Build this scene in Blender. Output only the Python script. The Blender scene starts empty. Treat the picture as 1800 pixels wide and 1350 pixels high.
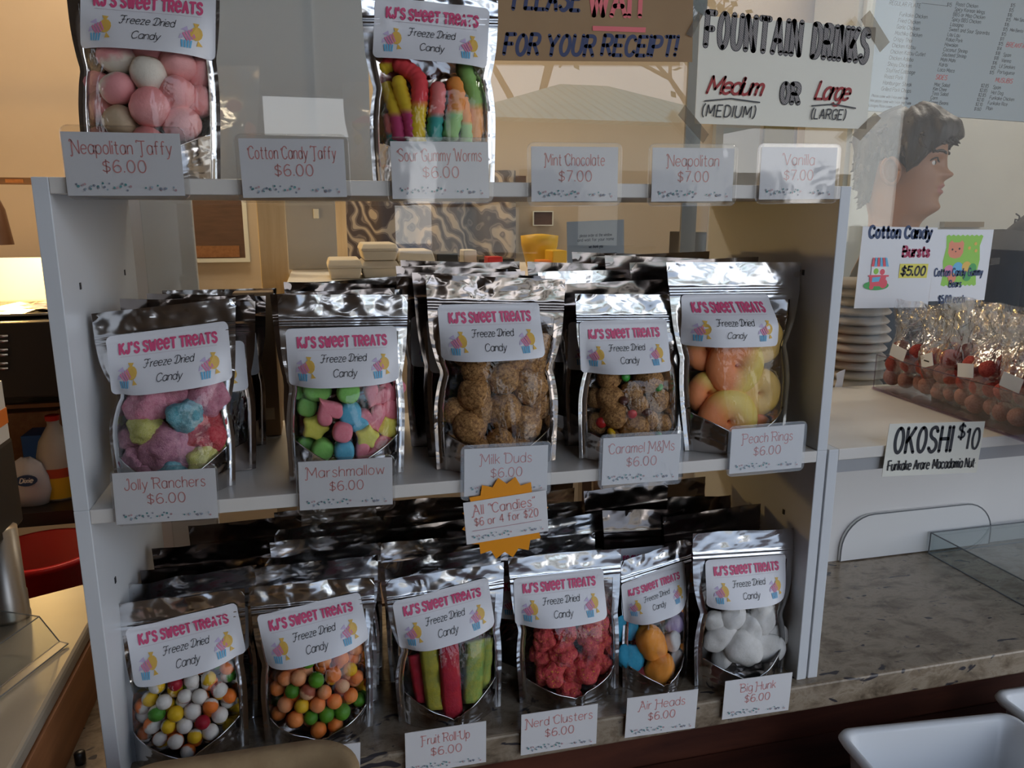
import bpy, bmesh, math, random
from mathutils import Vector, Matrix, noise
R = random.Random(7)
C = bpy.context.scene.collection
SC = bpy.context.scene

# ------------------------------------------------------------------ camera
CAM = Vector((.2193, -.7115, .5407)); YAW, PIT, ROL, F = .2457, .2165, .0013, 1352.55
_f = Vector((math.sin(YAW)*math.cos(PIT), math.cos(YAW)*math.cos(PIT), -math.sin(PIT)))
_r0 = Vector((math.cos(YAW), -math.sin(YAW), 0)); _u0 = _r0.cross(_f)
_r = _r0*math.cos(ROL) + _u0*math.sin(ROL); _u = -_r0*math.sin(ROL) + _u0*math.cos(ROL)
cd = bpy.data.cameras.new('camera'); cam = bpy.data.objects.new('camera', cd); C.objects.link(cam)
cd.sensor_width = 36; cd.lens = F/1800*36; cd.clip_start = .01; cd.clip_end = 200
cam.matrix_world = Matrix(((_r.x, _u.x, -_f.x, CAM.x), (_r.y, _u.y, -_f.y, CAM.y), (_r.z, _u.z, -_f.z, CAM.z), (0, 0, 0, 1)))
SC.camera = cam

def at(px, py, ax, val):
    """the point of the place seen at a pixel of the photograph, on the plane x, y or z = val"""
    d = _f + _r*((px-900)/F) - _u*((py-675)/F)
    i = 'xyz'.index(ax)
    return CAM + d*((val-CAM[i])/d[i])
def depth(p): return (Vector(p)-CAM).dot(_f)

# ------------------------------------------------------------------ world, lights, exposure
vs = SC.view_settings; vs.view_transform = 'Standard'; vs.look = 'None'; vs.gamma = 1; vs.use_curve_mapping = False
vs.exposure = 0.5
SC.cycles.transparent_max_bounces = 32; SC.cycles.max_bounces = 10
SC.cycles.caustics_reflective = False; SC.cycles.caustics_refractive = False
w = bpy.data.worlds.new('sky'); SC.world = w; w.use_nodes = True
nt = w.node_tree; bg = nt.nodes['Background']
tc = nt.nodes.new('ShaderNodeTexCoord'); sx = nt.nodes.new('ShaderNodeSeparateXYZ'); rp = nt.nodes.new('ShaderNodeValToRGB')
nt.links.new(tc.outputs['Generated'], sx.inputs[0]); nt.links.new(sx.outputs['Z'], rp.inputs[0]); nt.links.new(rp.outputs[0], bg.inputs[0])
rp.color_ramp.elements[0].position = 0; rp.color_ramp.elements[0].color = (1, .985, .965, 1)
rp.color_ramp.elements[1].position = .7; rp.color_ramp.elements[1].color = (.48, .64, .92, 1)
bg.inputs[1].default_value = 1.75
def area(name, loc, rot, sx_, sy_, power, col):
    l = bpy.data.lights.new(name, 'AREA'); l.shape = 'RECTANGLE'; l.size = sx_; l.size_y = sy_; l.energy = power; l.color = col
    o = bpy.data.objects.new(name, l); C.objects.link(o); o.location = loc; o.rotation_euler = rot; return o
area('ceiling_lamp_light', (-.1, 1.9, 2.28), (0, 0, 0), 1.1, .28, 20, (1, .80, .56))
area('ceiling_lamp_light', (2.9, 1.7, 2.28), (0, 0, 0), 1.1, .28, 13, (1, .92, .82))
pl = bpy.data.lights.new('heat_lamp_light', 'POINT'); pl.energy = 6.5; pl.color = (1, .62, .2); pl.shadow_soft_size = .03
plo = bpy.data.objects.new('heat_lamp_light', pl); C.objects.link(plo)

# ------------------------------------------------------------------ materials
M = {}
def mat(name, col=(.8, .8, .8), rough=.5, metal=0., spec=.5, emit=None, trans=0):
    m = bpy.data.materials.new(name); m.use_nodes = True
    b = m.node_tree.nodes['Principled BSDF']
    b.inputs['Base Color'].default_value = (*col, 1); b.inputs['Roughness'].default_value = rough
    b.inputs['Metallic'].default_value = metal; b.inputs['Specular IOR Level'].default_value = spec
    if emit: b.inputs['Emission Color'].default_value = (*emit[:3], 1); b.inputs['Emission Strength'].default_value = emit[3]
    M[name] = m; return m
def nd(m, t): return m.node_tree.nodes.new(t)
def lk(m, a, b): m.node_tree.links.new(a, b)
def bsdf(m): return m.node_tree.nodes['Principled BSDF']
def ocoord(m, scale=(1, 1, 1), rot=(0, 0, 0)):
    t = nd(m, 'ShaderNodeTexCoord'); mp = nd(m, 'ShaderNodeMapping'); mp.inputs['Scale'].default_value = scale
    mp.inputs['Rotation'].default_value = rot
    lk(m, t.outputs['Object'], mp.inputs[0]); return mp.outputs[0]
def noisetex(m, vec, scale, detail=4, rough=.5, dist=0):
    n = nd(m, 'ShaderNodeTexNoise'); n.inputs['Scale'].default_value = scale; n.inputs['Detail'].default_value = detail
    n.inputs['Roughness'].default_value = rough; n.inputs['Distortion'].default_value = dist
    lk(m, vec, n.inputs['Vector']); return n.outputs['Fac']
def ramp(m, fac, stops, const=False):
    r = nd(m, 'ShaderNodeValToRGB'); e = r.color_ramp.elements
    if const: r.color_ramp.interpolation = 'CONSTANT'
    while len(e) < len(stops): e.new(.5)
    for i, (p, c) in enumerate(stops): e[i].position = p; e[i].color = (*c, 1)
    lk(m, fac, r.inputs[0]); return r.outputs[0]
def bump(m, fac, strength, dist=.002):
    b = nd(m, 'ShaderNodeBump'); b.inputs['Strength'].default_value = strength; b.inputs['Distance'].default_value = dist
    lk(m, fac, b.inputs['Height']); lk(m, b.outputs[0], bsdf(m).inputs['Normal']); return b.outputs[0]
def mixc(m, fac, a, b):
    x = nd(m, 'ShaderNodeMix'); x.data_type = 'RGBA'
    if hasattr(fac, 'links'): lk(m, fac, x.inputs[0])
    else: x.inputs[0].default_value = fac
    for s, v in ((6, a), (7, b)):
        if hasattr(v, 'links'): lk(m, v, x.inputs[s])
        else: x.inputs[s].default_value = (*v, 1)
    return x.outputs[2]
def noisy(name, c1, c2, scale, rough=.5, sc=(1, 1, 1), bmp=0, lo=.35, hi=.65, spec=.4, bscale=None, bdist=.002, detail=5):
    m = mat(name, c1, rough, spec=spec); v = ocoord(m, sc); n = noisetex(m, v, scale, detail)
    lk(m, ramp(m, n, [(lo, c1), (hi, c2)]), bsdf(m).inputs['Base Color'])
    if bmp: bump(m, noisetex(m, v, bscale or scale*2, 5), bmp, bdist)
    return m
def clearmat(name, tint=(1, 1, 1), ior=1.45, boost=1., rough=.03, bmp=0, bscale=30, bsc=(1, 1, 1), bdist=.003, add=0.):
    m = bpy.data.materials.new(name); m.use_nodes = True; t = m.node_tree; t.nodes.clear()
    o = t.nodes.new('ShaderNodeOutputMaterial'); mx = t.nodes.new('ShaderNodeMixShader')
    tr = t.nodes.new('ShaderNodeBsdfTransparent'); gl = t.nodes.new('ShaderNodeBsdfGlossy'); fr = t.nodes.new('ShaderNodeFresnel')
    tr.inputs[0].default_value = (*tint, 1); gl.inputs['Roughness'].default_value = rough; gm = t.nodes.new('ShaderNodeNewGeometry'); io = t.nodes.new('ShaderNodeMix'); io.inputs[2].default_value = ior; io.inputs[3].default_value = 1/ior
    lk(m, gm.outputs['Backfacing'], io.inputs[0]); lk(m, io.outputs[0], fr.inputs['IOR'])   # the same gloss seen from either side of the sheet
    ma = t.nodes.new('ShaderNodeMath'); ma.operation = 'MULTIPLY_ADD'; ma.inputs[1].default_value = boost; ma.inputs[2].default_value = add; ma.use_clamp = True
    lk(m, fr.outputs[0], ma.inputs[0]); lk(m, ma.outputs[0], mx.inputs[0])
    lk(m, tr.outputs[0], mx.inputs[1]); lk(m, gl.outputs[0], mx.inputs[2]); lk(m, mx.outputs[0], o.inputs[0])
    if bmp:
        v = ocoord(m, bsc); n = noisetex(m, v, bscale, 3, .5, .6)
        b = nd(m, 'ShaderNodeBump'); b.inputs['Strength'].default_value = bmp; b.inputs['Distance'].default_value = bdist
        lk(m, n, b.inputs['Height']); lk(m, b.outputs[0], gl.inputs['Normal']); lk(m, b.outputs[0], fr.inputs['Normal'])
    M[name] = m; return m

def foilmat(name, col, rough, bmp=.5, sc=24, zs=1.8):
    m = mat(name, col, rough, 1.); v = ocoord(m, (1, 1, zs)); a = noisetex(m, v, sc, 2, .5, .8)
    bump(m, a, bmp, .006); return m
foilmat('silver_foil', (.66, .64, .63), .13, .5)
foilmat('shaded_foil', (.30, .265, .25), .14, .34, 13, 1.5)  # silver foil darkened in colour to stand in for dark reflections
foilmat('dark_reflection_foil', (.42, .37, .34), .13, .4); foilmat('seal_foil', (.76, .77, .79), .17, .3)  # first foil: silver with a brown dark reflection put into its colour
clearmat('clear_film', ior=1.5, boost=1.0, rough=.035, bmp=1., bscale=24, bsc=(1.6, 1, .8), bdist=.004)
clearmat('bag_film', ior=1.5, boost=2.2, rough=.12, bmp=1., bscale=38, bdist=.01, add=.13)
clearmat('window_glass', tint=(.97, .985, .98), ior=1.5, boost=1.55, rough=.0); clearmat('clean_glass', tint=(.985, .99, .985), ior=1.5, boost=.36, rough=.0)
clearmat('sleeve_acrylic', ior=1.5, boost=1.5, rough=.05, bmp=.2, bscale=14)
clearmat('clear_acrylic', tint=(.93, .95, .95), ior=1.5, boost=1., rough=.02)
clearmat('smoky_acrylic', tint=(.80, .74, .80), ior=1.5, boost=1., rough=.04)
clearmat('tape_film', tint=(.66, .62, .56), ior=1.4, boost=1., rough=.3)
mat('acrylic_edge', (.16, .17, .18), .2)
mat('label_paper', (.80, .80, .83), .35); mat('card_paper', (.80, .79, .79), .45)
mat('pink_ink', (.72, .09, .22), .5); mat('black_ink', (.02, .02, .025), .5); mat('salmon_ink', (.70, .29, .27), .5)
mat('faint_line', (.62, .55, .58), .5)
mat('print_yellow', (.80, .50, .10), .5); mat('print_pink', (.75, .25, .42), .5); mat('print_blue', (.14, .48, .75), .5); mat('print_lilac', (.62, .52, .74), .5)
mat('dot_teal', (.12, .33, .33), .5); mat('dot_grey', (.28, .30, .36), .5); mat('dot_pink', (.60, .38, .40), .5); mat('dot_sky', (.40, .52, .58), .5)
m = noisy('white_laminate', (.70, .72, .74), (.66, .68, .70), 6, .42, (1, 1, 1), 0)
m = noisy('shelf_laminate', (.78, .74, .69), (.73, .69, .63), 9, .4)  # board tone warmed to carry the warm kitchen light from above
# granite
m = mat('granite', (.5, .46, .4), .22); v = ocoord(m, (1, 1.6, 1.6))
n1 = noisetex(m, v, 22, 9, .68, .4); base = ramp(m, n1, [(.30, (.10, .075, .05)), (.44, (.23, .175, .12)), (.56, (.34, .275, .20)), (.65, (.22, .16, .105)), (.74, (.32, .26, .19))])
n2 = noisetex(m, ocoord(m, (1, 2.2, 2.2)), 25, 2, .5, 1.0); fl = ramp(m, n2, [(.66, (0, 0, 0)), (.69, (1, 1, 1))])
n3 = noisetex(m, ocoord(m, (1, 1.8, 1.8)), 80, 3, .6, .8); fl2 = ramp(m, n3, [(.66, (0, 0, 0)), (.72, (1, 1, 1))])
c = mixc(m, fl, base, (.045, .04, .045)); c = mixc(m, fl2, c, (.12, .10, .09)); lk(m, c, bsdf(m).inputs['Base Color'])
# wood
def wood(name, c1, c2, sc=(1, 12, 12), scale=5, rough=.5):
    m = mat(name, c1, rough); v = ocoord(m, sc); n = noisetex(m, v, scale, 6, .6, .5)
    lk(m, ramp(m, n, [(.3, c1), (.7, c2)]), bsdf(m).inputs['Base Color']); bump(m, n, .2, .001); return m
wood('red_brown_wood', (.055, .014, .008), (.125, .036, .018), (1.2, 6, 6), 6, .5)
wood('orange_wood', (.23, .085, .03), (.34, .14, .055), (14, 1, 14), 5, .45)
wood('pale_wood', (.58, .43, .26), (.68, .53, .34), (30, 30, 2), 3, .6)
wood('dark_wood', (.09, .045, .03), (.14, .07, .045), (3, 3, 20), 4, .6)
noisy('kraft_paper', (.36, .235, .125), (.33, .21, .11), 14, .7)
noisy('pulp', (.46, .32, .17), (.38, .25, .13), 38, .85, bmp=.4, bscale=160)
noisy('beige_wall', (.62, .49, .35), (.58, .455, .32), 3, .7)
noisy('white_cupboard', (.60, .61, .58), (.56, .57, .55), 4, .5)
noisy('grey_board', (.82, .81, .80), (.78, .77, .76), 3, .35)
noisy('dull_steel_sheet', (.33, .34, .36), (.42, .41, .40), 4, .45)
noisy('dark_floor', (.05, .035, .03), (.03, .02, .018), 8, .6)
mat('steel', (.62, .60, .57), .25, 1.); mat('brushed_steel', (.45, .42, .38), .35, 1.)
mat('black_plastic', (.012, .011, .011), .35); mat('black_enamel', (.02, .014, .012), .4); mat('white_plastic', (.78, .79, .79), .35)
mat('bin_plastic', (.74, .76, .78), .32); mat('red_plastic', (.55, .012, .012), .35); mat('foam_white', (.66, .58, .46), .6)
mat('orange_card', (.92, .33, .0), .5); mat('cream_paper', (.82, .80, .70), .6); mat('white_paper', (.76, .77, .80), .45)
mat('menu_board', (.45, .56, .66), .45); mat('menu_ink', (.06, .08, .12), .5); mat('menu_red', (.62, .22, .26), .5); mat('notice_paper', (.36, .40, .46), .5)  # the menu board is white; bluish light is put into its colour
mat('blue_marker', (.03, .045, .13), .6); mat('pink_marker', (.78, .17, .19), .6); mat('red_marker', (.36, .025, .025), .6); mat('yellow_marker', (.80, .72, .12), .6)
mat('navy_ink', (.02, .05, .14), .5); mat('crimson_ink', (.42, .02, .09), .5)
m = mat('pencil_hatch', (.22, .20, .20), .7); v = ocoord(m); wv = nd(m, 'ShaderNodeTexWave'); wv.inputs['Scale'].default_value = 220; wv.inputs['Distortion'].default_value = 3
wv.bands_direction = 'DIAGONAL'; lk(m, v, wv.inputs['Vector']); lk(m, ramp(m, wv.outputs['Fac'], [(.3, (.13, .12, .12)), (.7, (.36, .33, .32))]), bsdf(m).inputs['Base Color'])
mat('print_green', (.30, .62, .08), .5); mat('print_bear', (.80, .28, .16), .5); mat('print_red', (.80, .10, .14), .5); mat('print_lawn', (.07, .38, .10), .5); mat('print_white', (.82, .82, .82), .5)
mat('copper_shade', (.16, .07, .03), .4, .6); mat('bulb_glow', (1, .7, .3), .5, emit=(1, .66, .28, 14)); mat('lamp_glow', (1, 1, 1), .5, emit=(1, .88, .7, 4))
mat('jug_plastic', (.50, .45, .40), .4); mat('yellow_label', (.72, .42, .02), .5); mat('red_label', (.50, .06, .02), .5); mat('blue_plastic', (.02, .10, .32), .4); mat('orange_label', (.80, .20, .02), .5)
mat('bag_plastic', (.58, .54, .55), .4)
# curtain pattern
m = mat('patterned_cloth', (.4, .35, .33), .8); v = ocoord(m, (1, 1, 1), (0, .7, 0)); wv = nd(m, 'ShaderNodeTexWave'); wv.inputs['Scale'].default_value = 4.5; wv.inputs['Distortion'].default_value = 16; wv.inputs['Detail'].default_value = 2; wv.inputs['Detail Scale'].default_value = 1.6
lk(m, v, wv.inputs['Vector']); lk(m, ramp(m, wv.outputs['Fac'], [(.2, (.10, .08, .085)), (.45, (.30, .25, .23)), (.62, (.14, .115, .12)), (.85, (.55, .46, .37))]), bsdf(m).inputs['Base Color'])
# people
m = mat('skin', (.34, .16, .085), .5); 
mat('lip', (.36, .13, .10), .45); mat('eye_white', (.6, .57, .53), .3); mat('iris', (.02, .012, .01), .2)
noisy('hair', (.022, .017, .014), (.05, .04, .034), 60, .5, (1, 1, .15), .8, bscale=120)
noisy('grey_tshirt', (.055, .062, .072), (.045, .05, .06), 20, .85); noisy('black_cloth', (.02, .016, .016), (.012, .01, .01), 12, .85); mat('trousers', (.03, .03, .04), .9)
# outside
noisy('pavement', (.11, .105, .10), (.08, .078, .075), 5, .9); noisy('stucco', (.62, .55, .44), (.58, .51, .41), 4, .8); noisy('porch_boards', (.13, .10, .08), (.10, .075, .06), 4, .7)
m = mat('green_metal_roof', (.32, .60, .52), .45); v = ocoord(m); wv = nd(m, 'ShaderNodeTexWave'); wv.inputs['Scale'].default_value = 1.6; lk(m, v, wv.inputs['Vector'])
lk(m, ramp(m, wv.outputs['Fac'], [(.1, (.20, .42, .36)), (.25, (.38, .68, .60))]), bsdf(m).inputs['Base Color'])
mat('bark', (.10, .07, .05), .9); mat('leaf', (.05, .09, .03), .6)

# candy materials
def candy2(name, a, b, axis='Z', thr=.5, soft=.06, nscale=60, namp=.25, rough=.5, third=None):
    m = mat(name, a, rough, spec=.3); t = nd(m, 'ShaderNodeTexCoord'); s = nd(m, 'ShaderNodeSeparateXYZ'); lk(m, t.outputs['Generated'], s.inputs[0])
    n = noisetex(m, t.outputs['Object'], nscale*.05, 3)
    ma = nd(m, 'ShaderNodeMath'); ma.operation = 'MULTIPLY_ADD'; ma.inputs[1].default_value = namp; lk(m, n, ma.inputs[0]); lk(m, s.outputs[axis], ma.inputs[2])
    st = [(max(0, thr+namp/2-soft), a), (min(1, thr+namp/2+soft), b)]
    if third: st.append((min(1, thr+namp/2+.25), b)); st.append((min(1, thr+namp/2+.3), third))
    lk(m, ramp(m, ma.outputs[0], st), bsdf(m).inputs['Base Color'])
    bump(m, noisetex(m, t.outputs['Object'], 6, 3), .2, .002); return m
CW = (.72, .69, .64)
candy2('shell_orange', CW, (.85, .20, .03), thr=.4); candy2('shell_yellow', CW, (.80, .50, .02), thr=.36); candy2('shell_green', CW, (.07, .26, .03), thr=.45)
candy2('shell_red', CW, (.36, .012, .03), thr=.42); candy2('shell_white', CW, (.76, .72, .68), thr=.7, soft=.2)
candy2('ball_orange', (.80, .20, .035), (.86, .27, .07), thr=.5, soft=.3); candy2('ball_yellow', (.82, .50, .03), (.80, .44, .02), soft=.3); candy2('ball_green', (.10, .30, .02), (.07, .22, .02), soft=.3)
candy2('ball_peach', (.80, .36, .17), (.82, .24, .07), soft=.3); candy2('ball_brown', (.34, .09, .05), (.74, .42, .24), thr=.5, soft=.05)
candy2('taffy_pink', (.80, .30, .29), (.84, .40, .38), soft=.3, nscale=40); candy2('taffy_mixed', (.80, .33, .33), (.78, .70, .58), thr=.55, soft=.14, nscale=40, namp=.4)
candy2('taffy_cocoa', (.78, .71, .60), (.46, .31, .17), thr=.5, soft=.12, nscale=45, namp=.7); candy2('taffy_brown', (.42, .29, .16), (.55, .42, .28), soft=.3)
def sugar(name, a, b, bs=120, bm=.7, rough=.7, sc=30):
    m = mat(name, a, rough, spec=.3); t = nd(m, 'ShaderNodeTexCoord'); n = noisetex(m, t.outputs['Object'], sc*.16, 5, .7)
    lk(m, ramp(m, n, [(.35, a), (.65, b)]), bsdf(m).inputs['Base Color']); bump(m, noisetex(m, t.outputs['Object'], bs*.1, 4, .7), bm, .003); return m
sugar('rock_pink', (.66, .22, .30), (.80, .38, .46)); sugar('rock_mauve', (.50, .20, .29), (.72, .36, .44)); sugar('rock_red', (.62, .05, .07), (.78, .16, .17)); sugar('rock_teal', (.12, .42, .50), (.30, .60, .66)); sugar('rock_yellow', (.62, .60, .14), (.74, .70, .28))
sugar('mallow_green', (.22, .55, .12), (.26, .60, .15), bm=.1); sugar('mallow_pink', (.82, .22, .28), (.84, .28, .33), bm=.1); sugar('mallow_yellow', (.76, .70, .10), (.80, .74, .15), bm=.1); sugar('mallow_blue', (.10, .42, .60), (.14, .47, .64), bm=.1)
sugar('dud', (.13, .05, .016), (.58, .31, .11), bs=30, bm=.6, sc=38); mat('button_green', (.03, .30, .03), .3); mat('button_red', (.55, .02, .02), .3); mat('button_yellow', (.75, .45, .02), .3); mat('button_brown', (.09, .03, .02), .3)
candy2('ring_peach', (.82, .27, .10), (.80, .58, .13), thr=.62, soft=.14, nscale=25, namp=.2, axis='Z'); candy2('ring_yellow', (.78, .50, .15), (.80, .50, .12), thr=.8, soft=.2)
sugar('air_orange', (.86, .30, .03), (.88, .34, .06), bm=.1); sugar('air_blue', (.03, .32, .52), (.06, .38, .58), bm=.1); sugar('air_lilac', (.42, .32, .56), (.46, .36, .6), bm=.1); sugar('air_white', (.74, .72, .70), (.70, .68, .66), bm=.1)
sugar('hunk', (.74, .72, .69), (.64, .62, .58), bs=30, bm=.25, sc=8)
m = sugar('cluster', (.60, .04, .06), (.80, .13, .12), bs=60, bm=1., sc=20)
n = noisetex(m, ocoord(m), 7, 2); bc = bsdf(m).inputs['Base Color']; src = bc.links[0].from_socket
lk(m, mixc(m, ramp(m, n, [(.62, (0, 0, 0)), (.66, (1, 1, 1))]), src, (.82, .34, .05)), bc)
sugar('plum_ball', (.42, .045, .04), (.62, .12, .09), bm=.5); sugar('dusty_ball', (.46, .16, .13), (.60, .30, .26), bm=.5)
def worm(name, a, b): candy2(name, a, b, axis='Z', thr=.45, soft=.05, nscale=900, namp=.1, rough=.65)
worm('worm_red_yellow', (.80, .55, .03), (.80, .07, .08)); worm('worm_yellow_plum', (.55, .06, .18), (.76, .52, .03)); worm('worm_pink_teal', (.05, .34, .30), (.82, .22, .20))
worm('worm_orange_green', (.34, .58, .22), (.84, .30, .06)); worm('worm_green_orange', (.84, .34, .08), (.25, .46, .12))
sugar('strip_yellow', (.40, .34, .03), (.28, .28, .05), bm=.3, bs=3000, sc=600); sugar('strip_red', (.46, .018, .03), (.40, .02, .045), bm=.3, bs=3000, sc=600); sugar('strip_lime', (.42, .40, .06), (.20, .34, .08), bm=.3, bs=3000, sc=500)

# ------------------------------------------------------------------ object helpers
def tag(o, label=None, cat=None, group=None, kind=None):
    if label: o['label'] = label
    if cat: o['category'] = cat
    if group: o['group'] = group
    if kind: o['kind'] = kind
    return o
def thing(name, label, cat, loc=(0, 0, 0), group=None, rot=(0, 0, 0)):
    o = bpy.data.objects.new(name, None); C.objects.link(o); o.location = loc; o.rotation_euler = rot; o.empty_display_size = .02
    return tag(o, label, cat, group)
def obj(name, V, Fc, mats, parent=None, mi=None, smooth=False, loc=None):
    me = bpy.data.meshes.new(name); me.from_pydata([tuple(v) for v in V], [], Fc)
    for k in (mats if isinstance(mats, (list, tuple)) else [mats]): me.materials.append(M[k])
    if mi: me.polygons.foreach_set('material_index', mi)
    if smooth: me.polygons.foreach_set('use_smooth', [True]*len(me.polygons))
    me.update()
    o = bpy.data.objects.new(name, me); C.objects.link(o)
    if parent: o.parent = parent
    if loc is not None: o.location = loc
    return o
class G:
    """a growing list of vertices and faces"""
    def __init__(s): s.v = []; s.f = []; s.m = []
    def add(s, V, Fc, mi=0):
        n = len(s.v); s.v += [Vector(x) for x in V]; s.f += [[i+n for i in f] for f in Fc]; s.m += [mi]*len(Fc); return s
    def grid(s, fn, us, vs_, mi=0, flip=False):
        nu = len(us); V = [fn(u_, v_) for v_ in vs_ for u_ in us]; Fc = []
        for j in range(len(vs_)-1):
            for i in range(nu-1):
                q = [j*nu+i, j*nu+i+1, (j+1)*nu+i+1, (j+1)*nu+i]; Fc.append(q[::-1] if flip else q)
        return s.add(V, Fc, mi)
    def box(s, a, b, mi=0, rot=None, c=None):
        (x0, y0, z0), (x1, y1, z1) = a, b
        V = [Vector(p) for p in ((x0, y0, z0), (x1, y0, z0), (x1, y1, z0), (x0, y1, z0), (x0, y0, z1), (x1, y0, z1), (x1, y1, z1), (x0, y1, z1))]
        if rot is not None:
            c = c if c is not None else (Vector(a)+Vector(b))/2; V = [rot @ (p-c)+c for p in V]
        return s.add(V, [[0, 3, 2, 1], [4, 5, 6, 7], [0, 1, 5, 4], [1, 2, 6, 5], [2, 3, 7, 6], [3, 0, 4, 7]], mi)
    def loft(s, rings, cap=True, mi=0, closed=True):
        n = len(rings[0]); V = [p for r_ in rings for p in r_]; Fc = []
        for j in range(len(rings)-1):
            for i in range(n if closed else n-1):
                k = (i+1) % n; Fc.append([j*n+i, j*n+k, (j+1)*n+k, (j+1)*n+i])
        if cap: Fc.append(list(range(n))[::-1]); Fc.append([(len(rings)-1)*n+i for i in range(n)])
        return s.add(V, Fc, mi)
    def lathe(s, prof, c=(0, 0, 0), n=32, mi=0, cap=True):
        c = Vector(c)
        return s.loft([[c+Vector((r_*math.cos(2*math.pi*i/n), r_*math.sin(2*math.pi*i/n), z)) for i in range(n)] for r_, z in prof], cap, mi)
    def tube(s, pts, rad, n=8, mi=0):
        pts = [Vector(p) for p in pts]; rings = []
        for i, p in enumerate(pts):
            d = (pts[min(i+1, len(pts)-1)]-pts[max(i-1, 0)]).normalized()
            a = d.cross(Vector((0, 1, 0)) if abs(d.y) < .9 else Vector((1, 0, 0))).normalized(); b = d.cross(a)
            r_ = rad[i] if isinstance(rad, (list, tuple)) else rad
            rings.append([p+a*(r_*math.cos(2*math.pi*k/n))+b*(r_*math.sin(2*math.pi*k/n)) for k in range(n)])
        return s.loft(rings, True, mi)
    def prism(s, poly, y0, y1, mi=0):
        """polygon in x,z extruded from y0 to y1"""
        n = len(poly); V = [(x, y0, z) for x, z in poly]+[(x, y1, z) for x, z in poly]
        return s.add(V, [list(range(n)), list(range(n, 2*n))[::-1]]+[[i, i+n, (i+1) % n+n, (i+1) % n] for i in range(n)], mi)
    def ob(s, name, mats, parent=None, smooth=False, loc=None, bevel=0):
        o = obj(name, s.v, s.f, mats, parent, s.m, smooth, loc)
        if bevel:
            b = o.modifiers.new('bevel', 'BEVEL'); b.width = bevel; b.segments = 2; b.limit_method = 'ANGLE'
        return o
def rrect(w_, h_, r_, n=6):
    P = []
    for cx, cy, a in ((w_/2-r_, h_/2-r_, 0), (-w_/2+r_, h_/2-r_, 90), (-w_/2+r_, -h_/2+r_, 180), (w_/2-r_, -h_/2+r_, 270)):
        for k in range(n+1):
            t = math.radians(a+90*k/n); P.append((cx+r_*math.cos(t), cy+r_*math.sin(t)))
    return P
def lin(a, b, n): return [a+(b-a)*i/(n-1) for i in range(n)]
def sstep(a, b, x):
    t = max(0, min(1, (x-a)/(b-a))); return t*t*(3-2*t)

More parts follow.
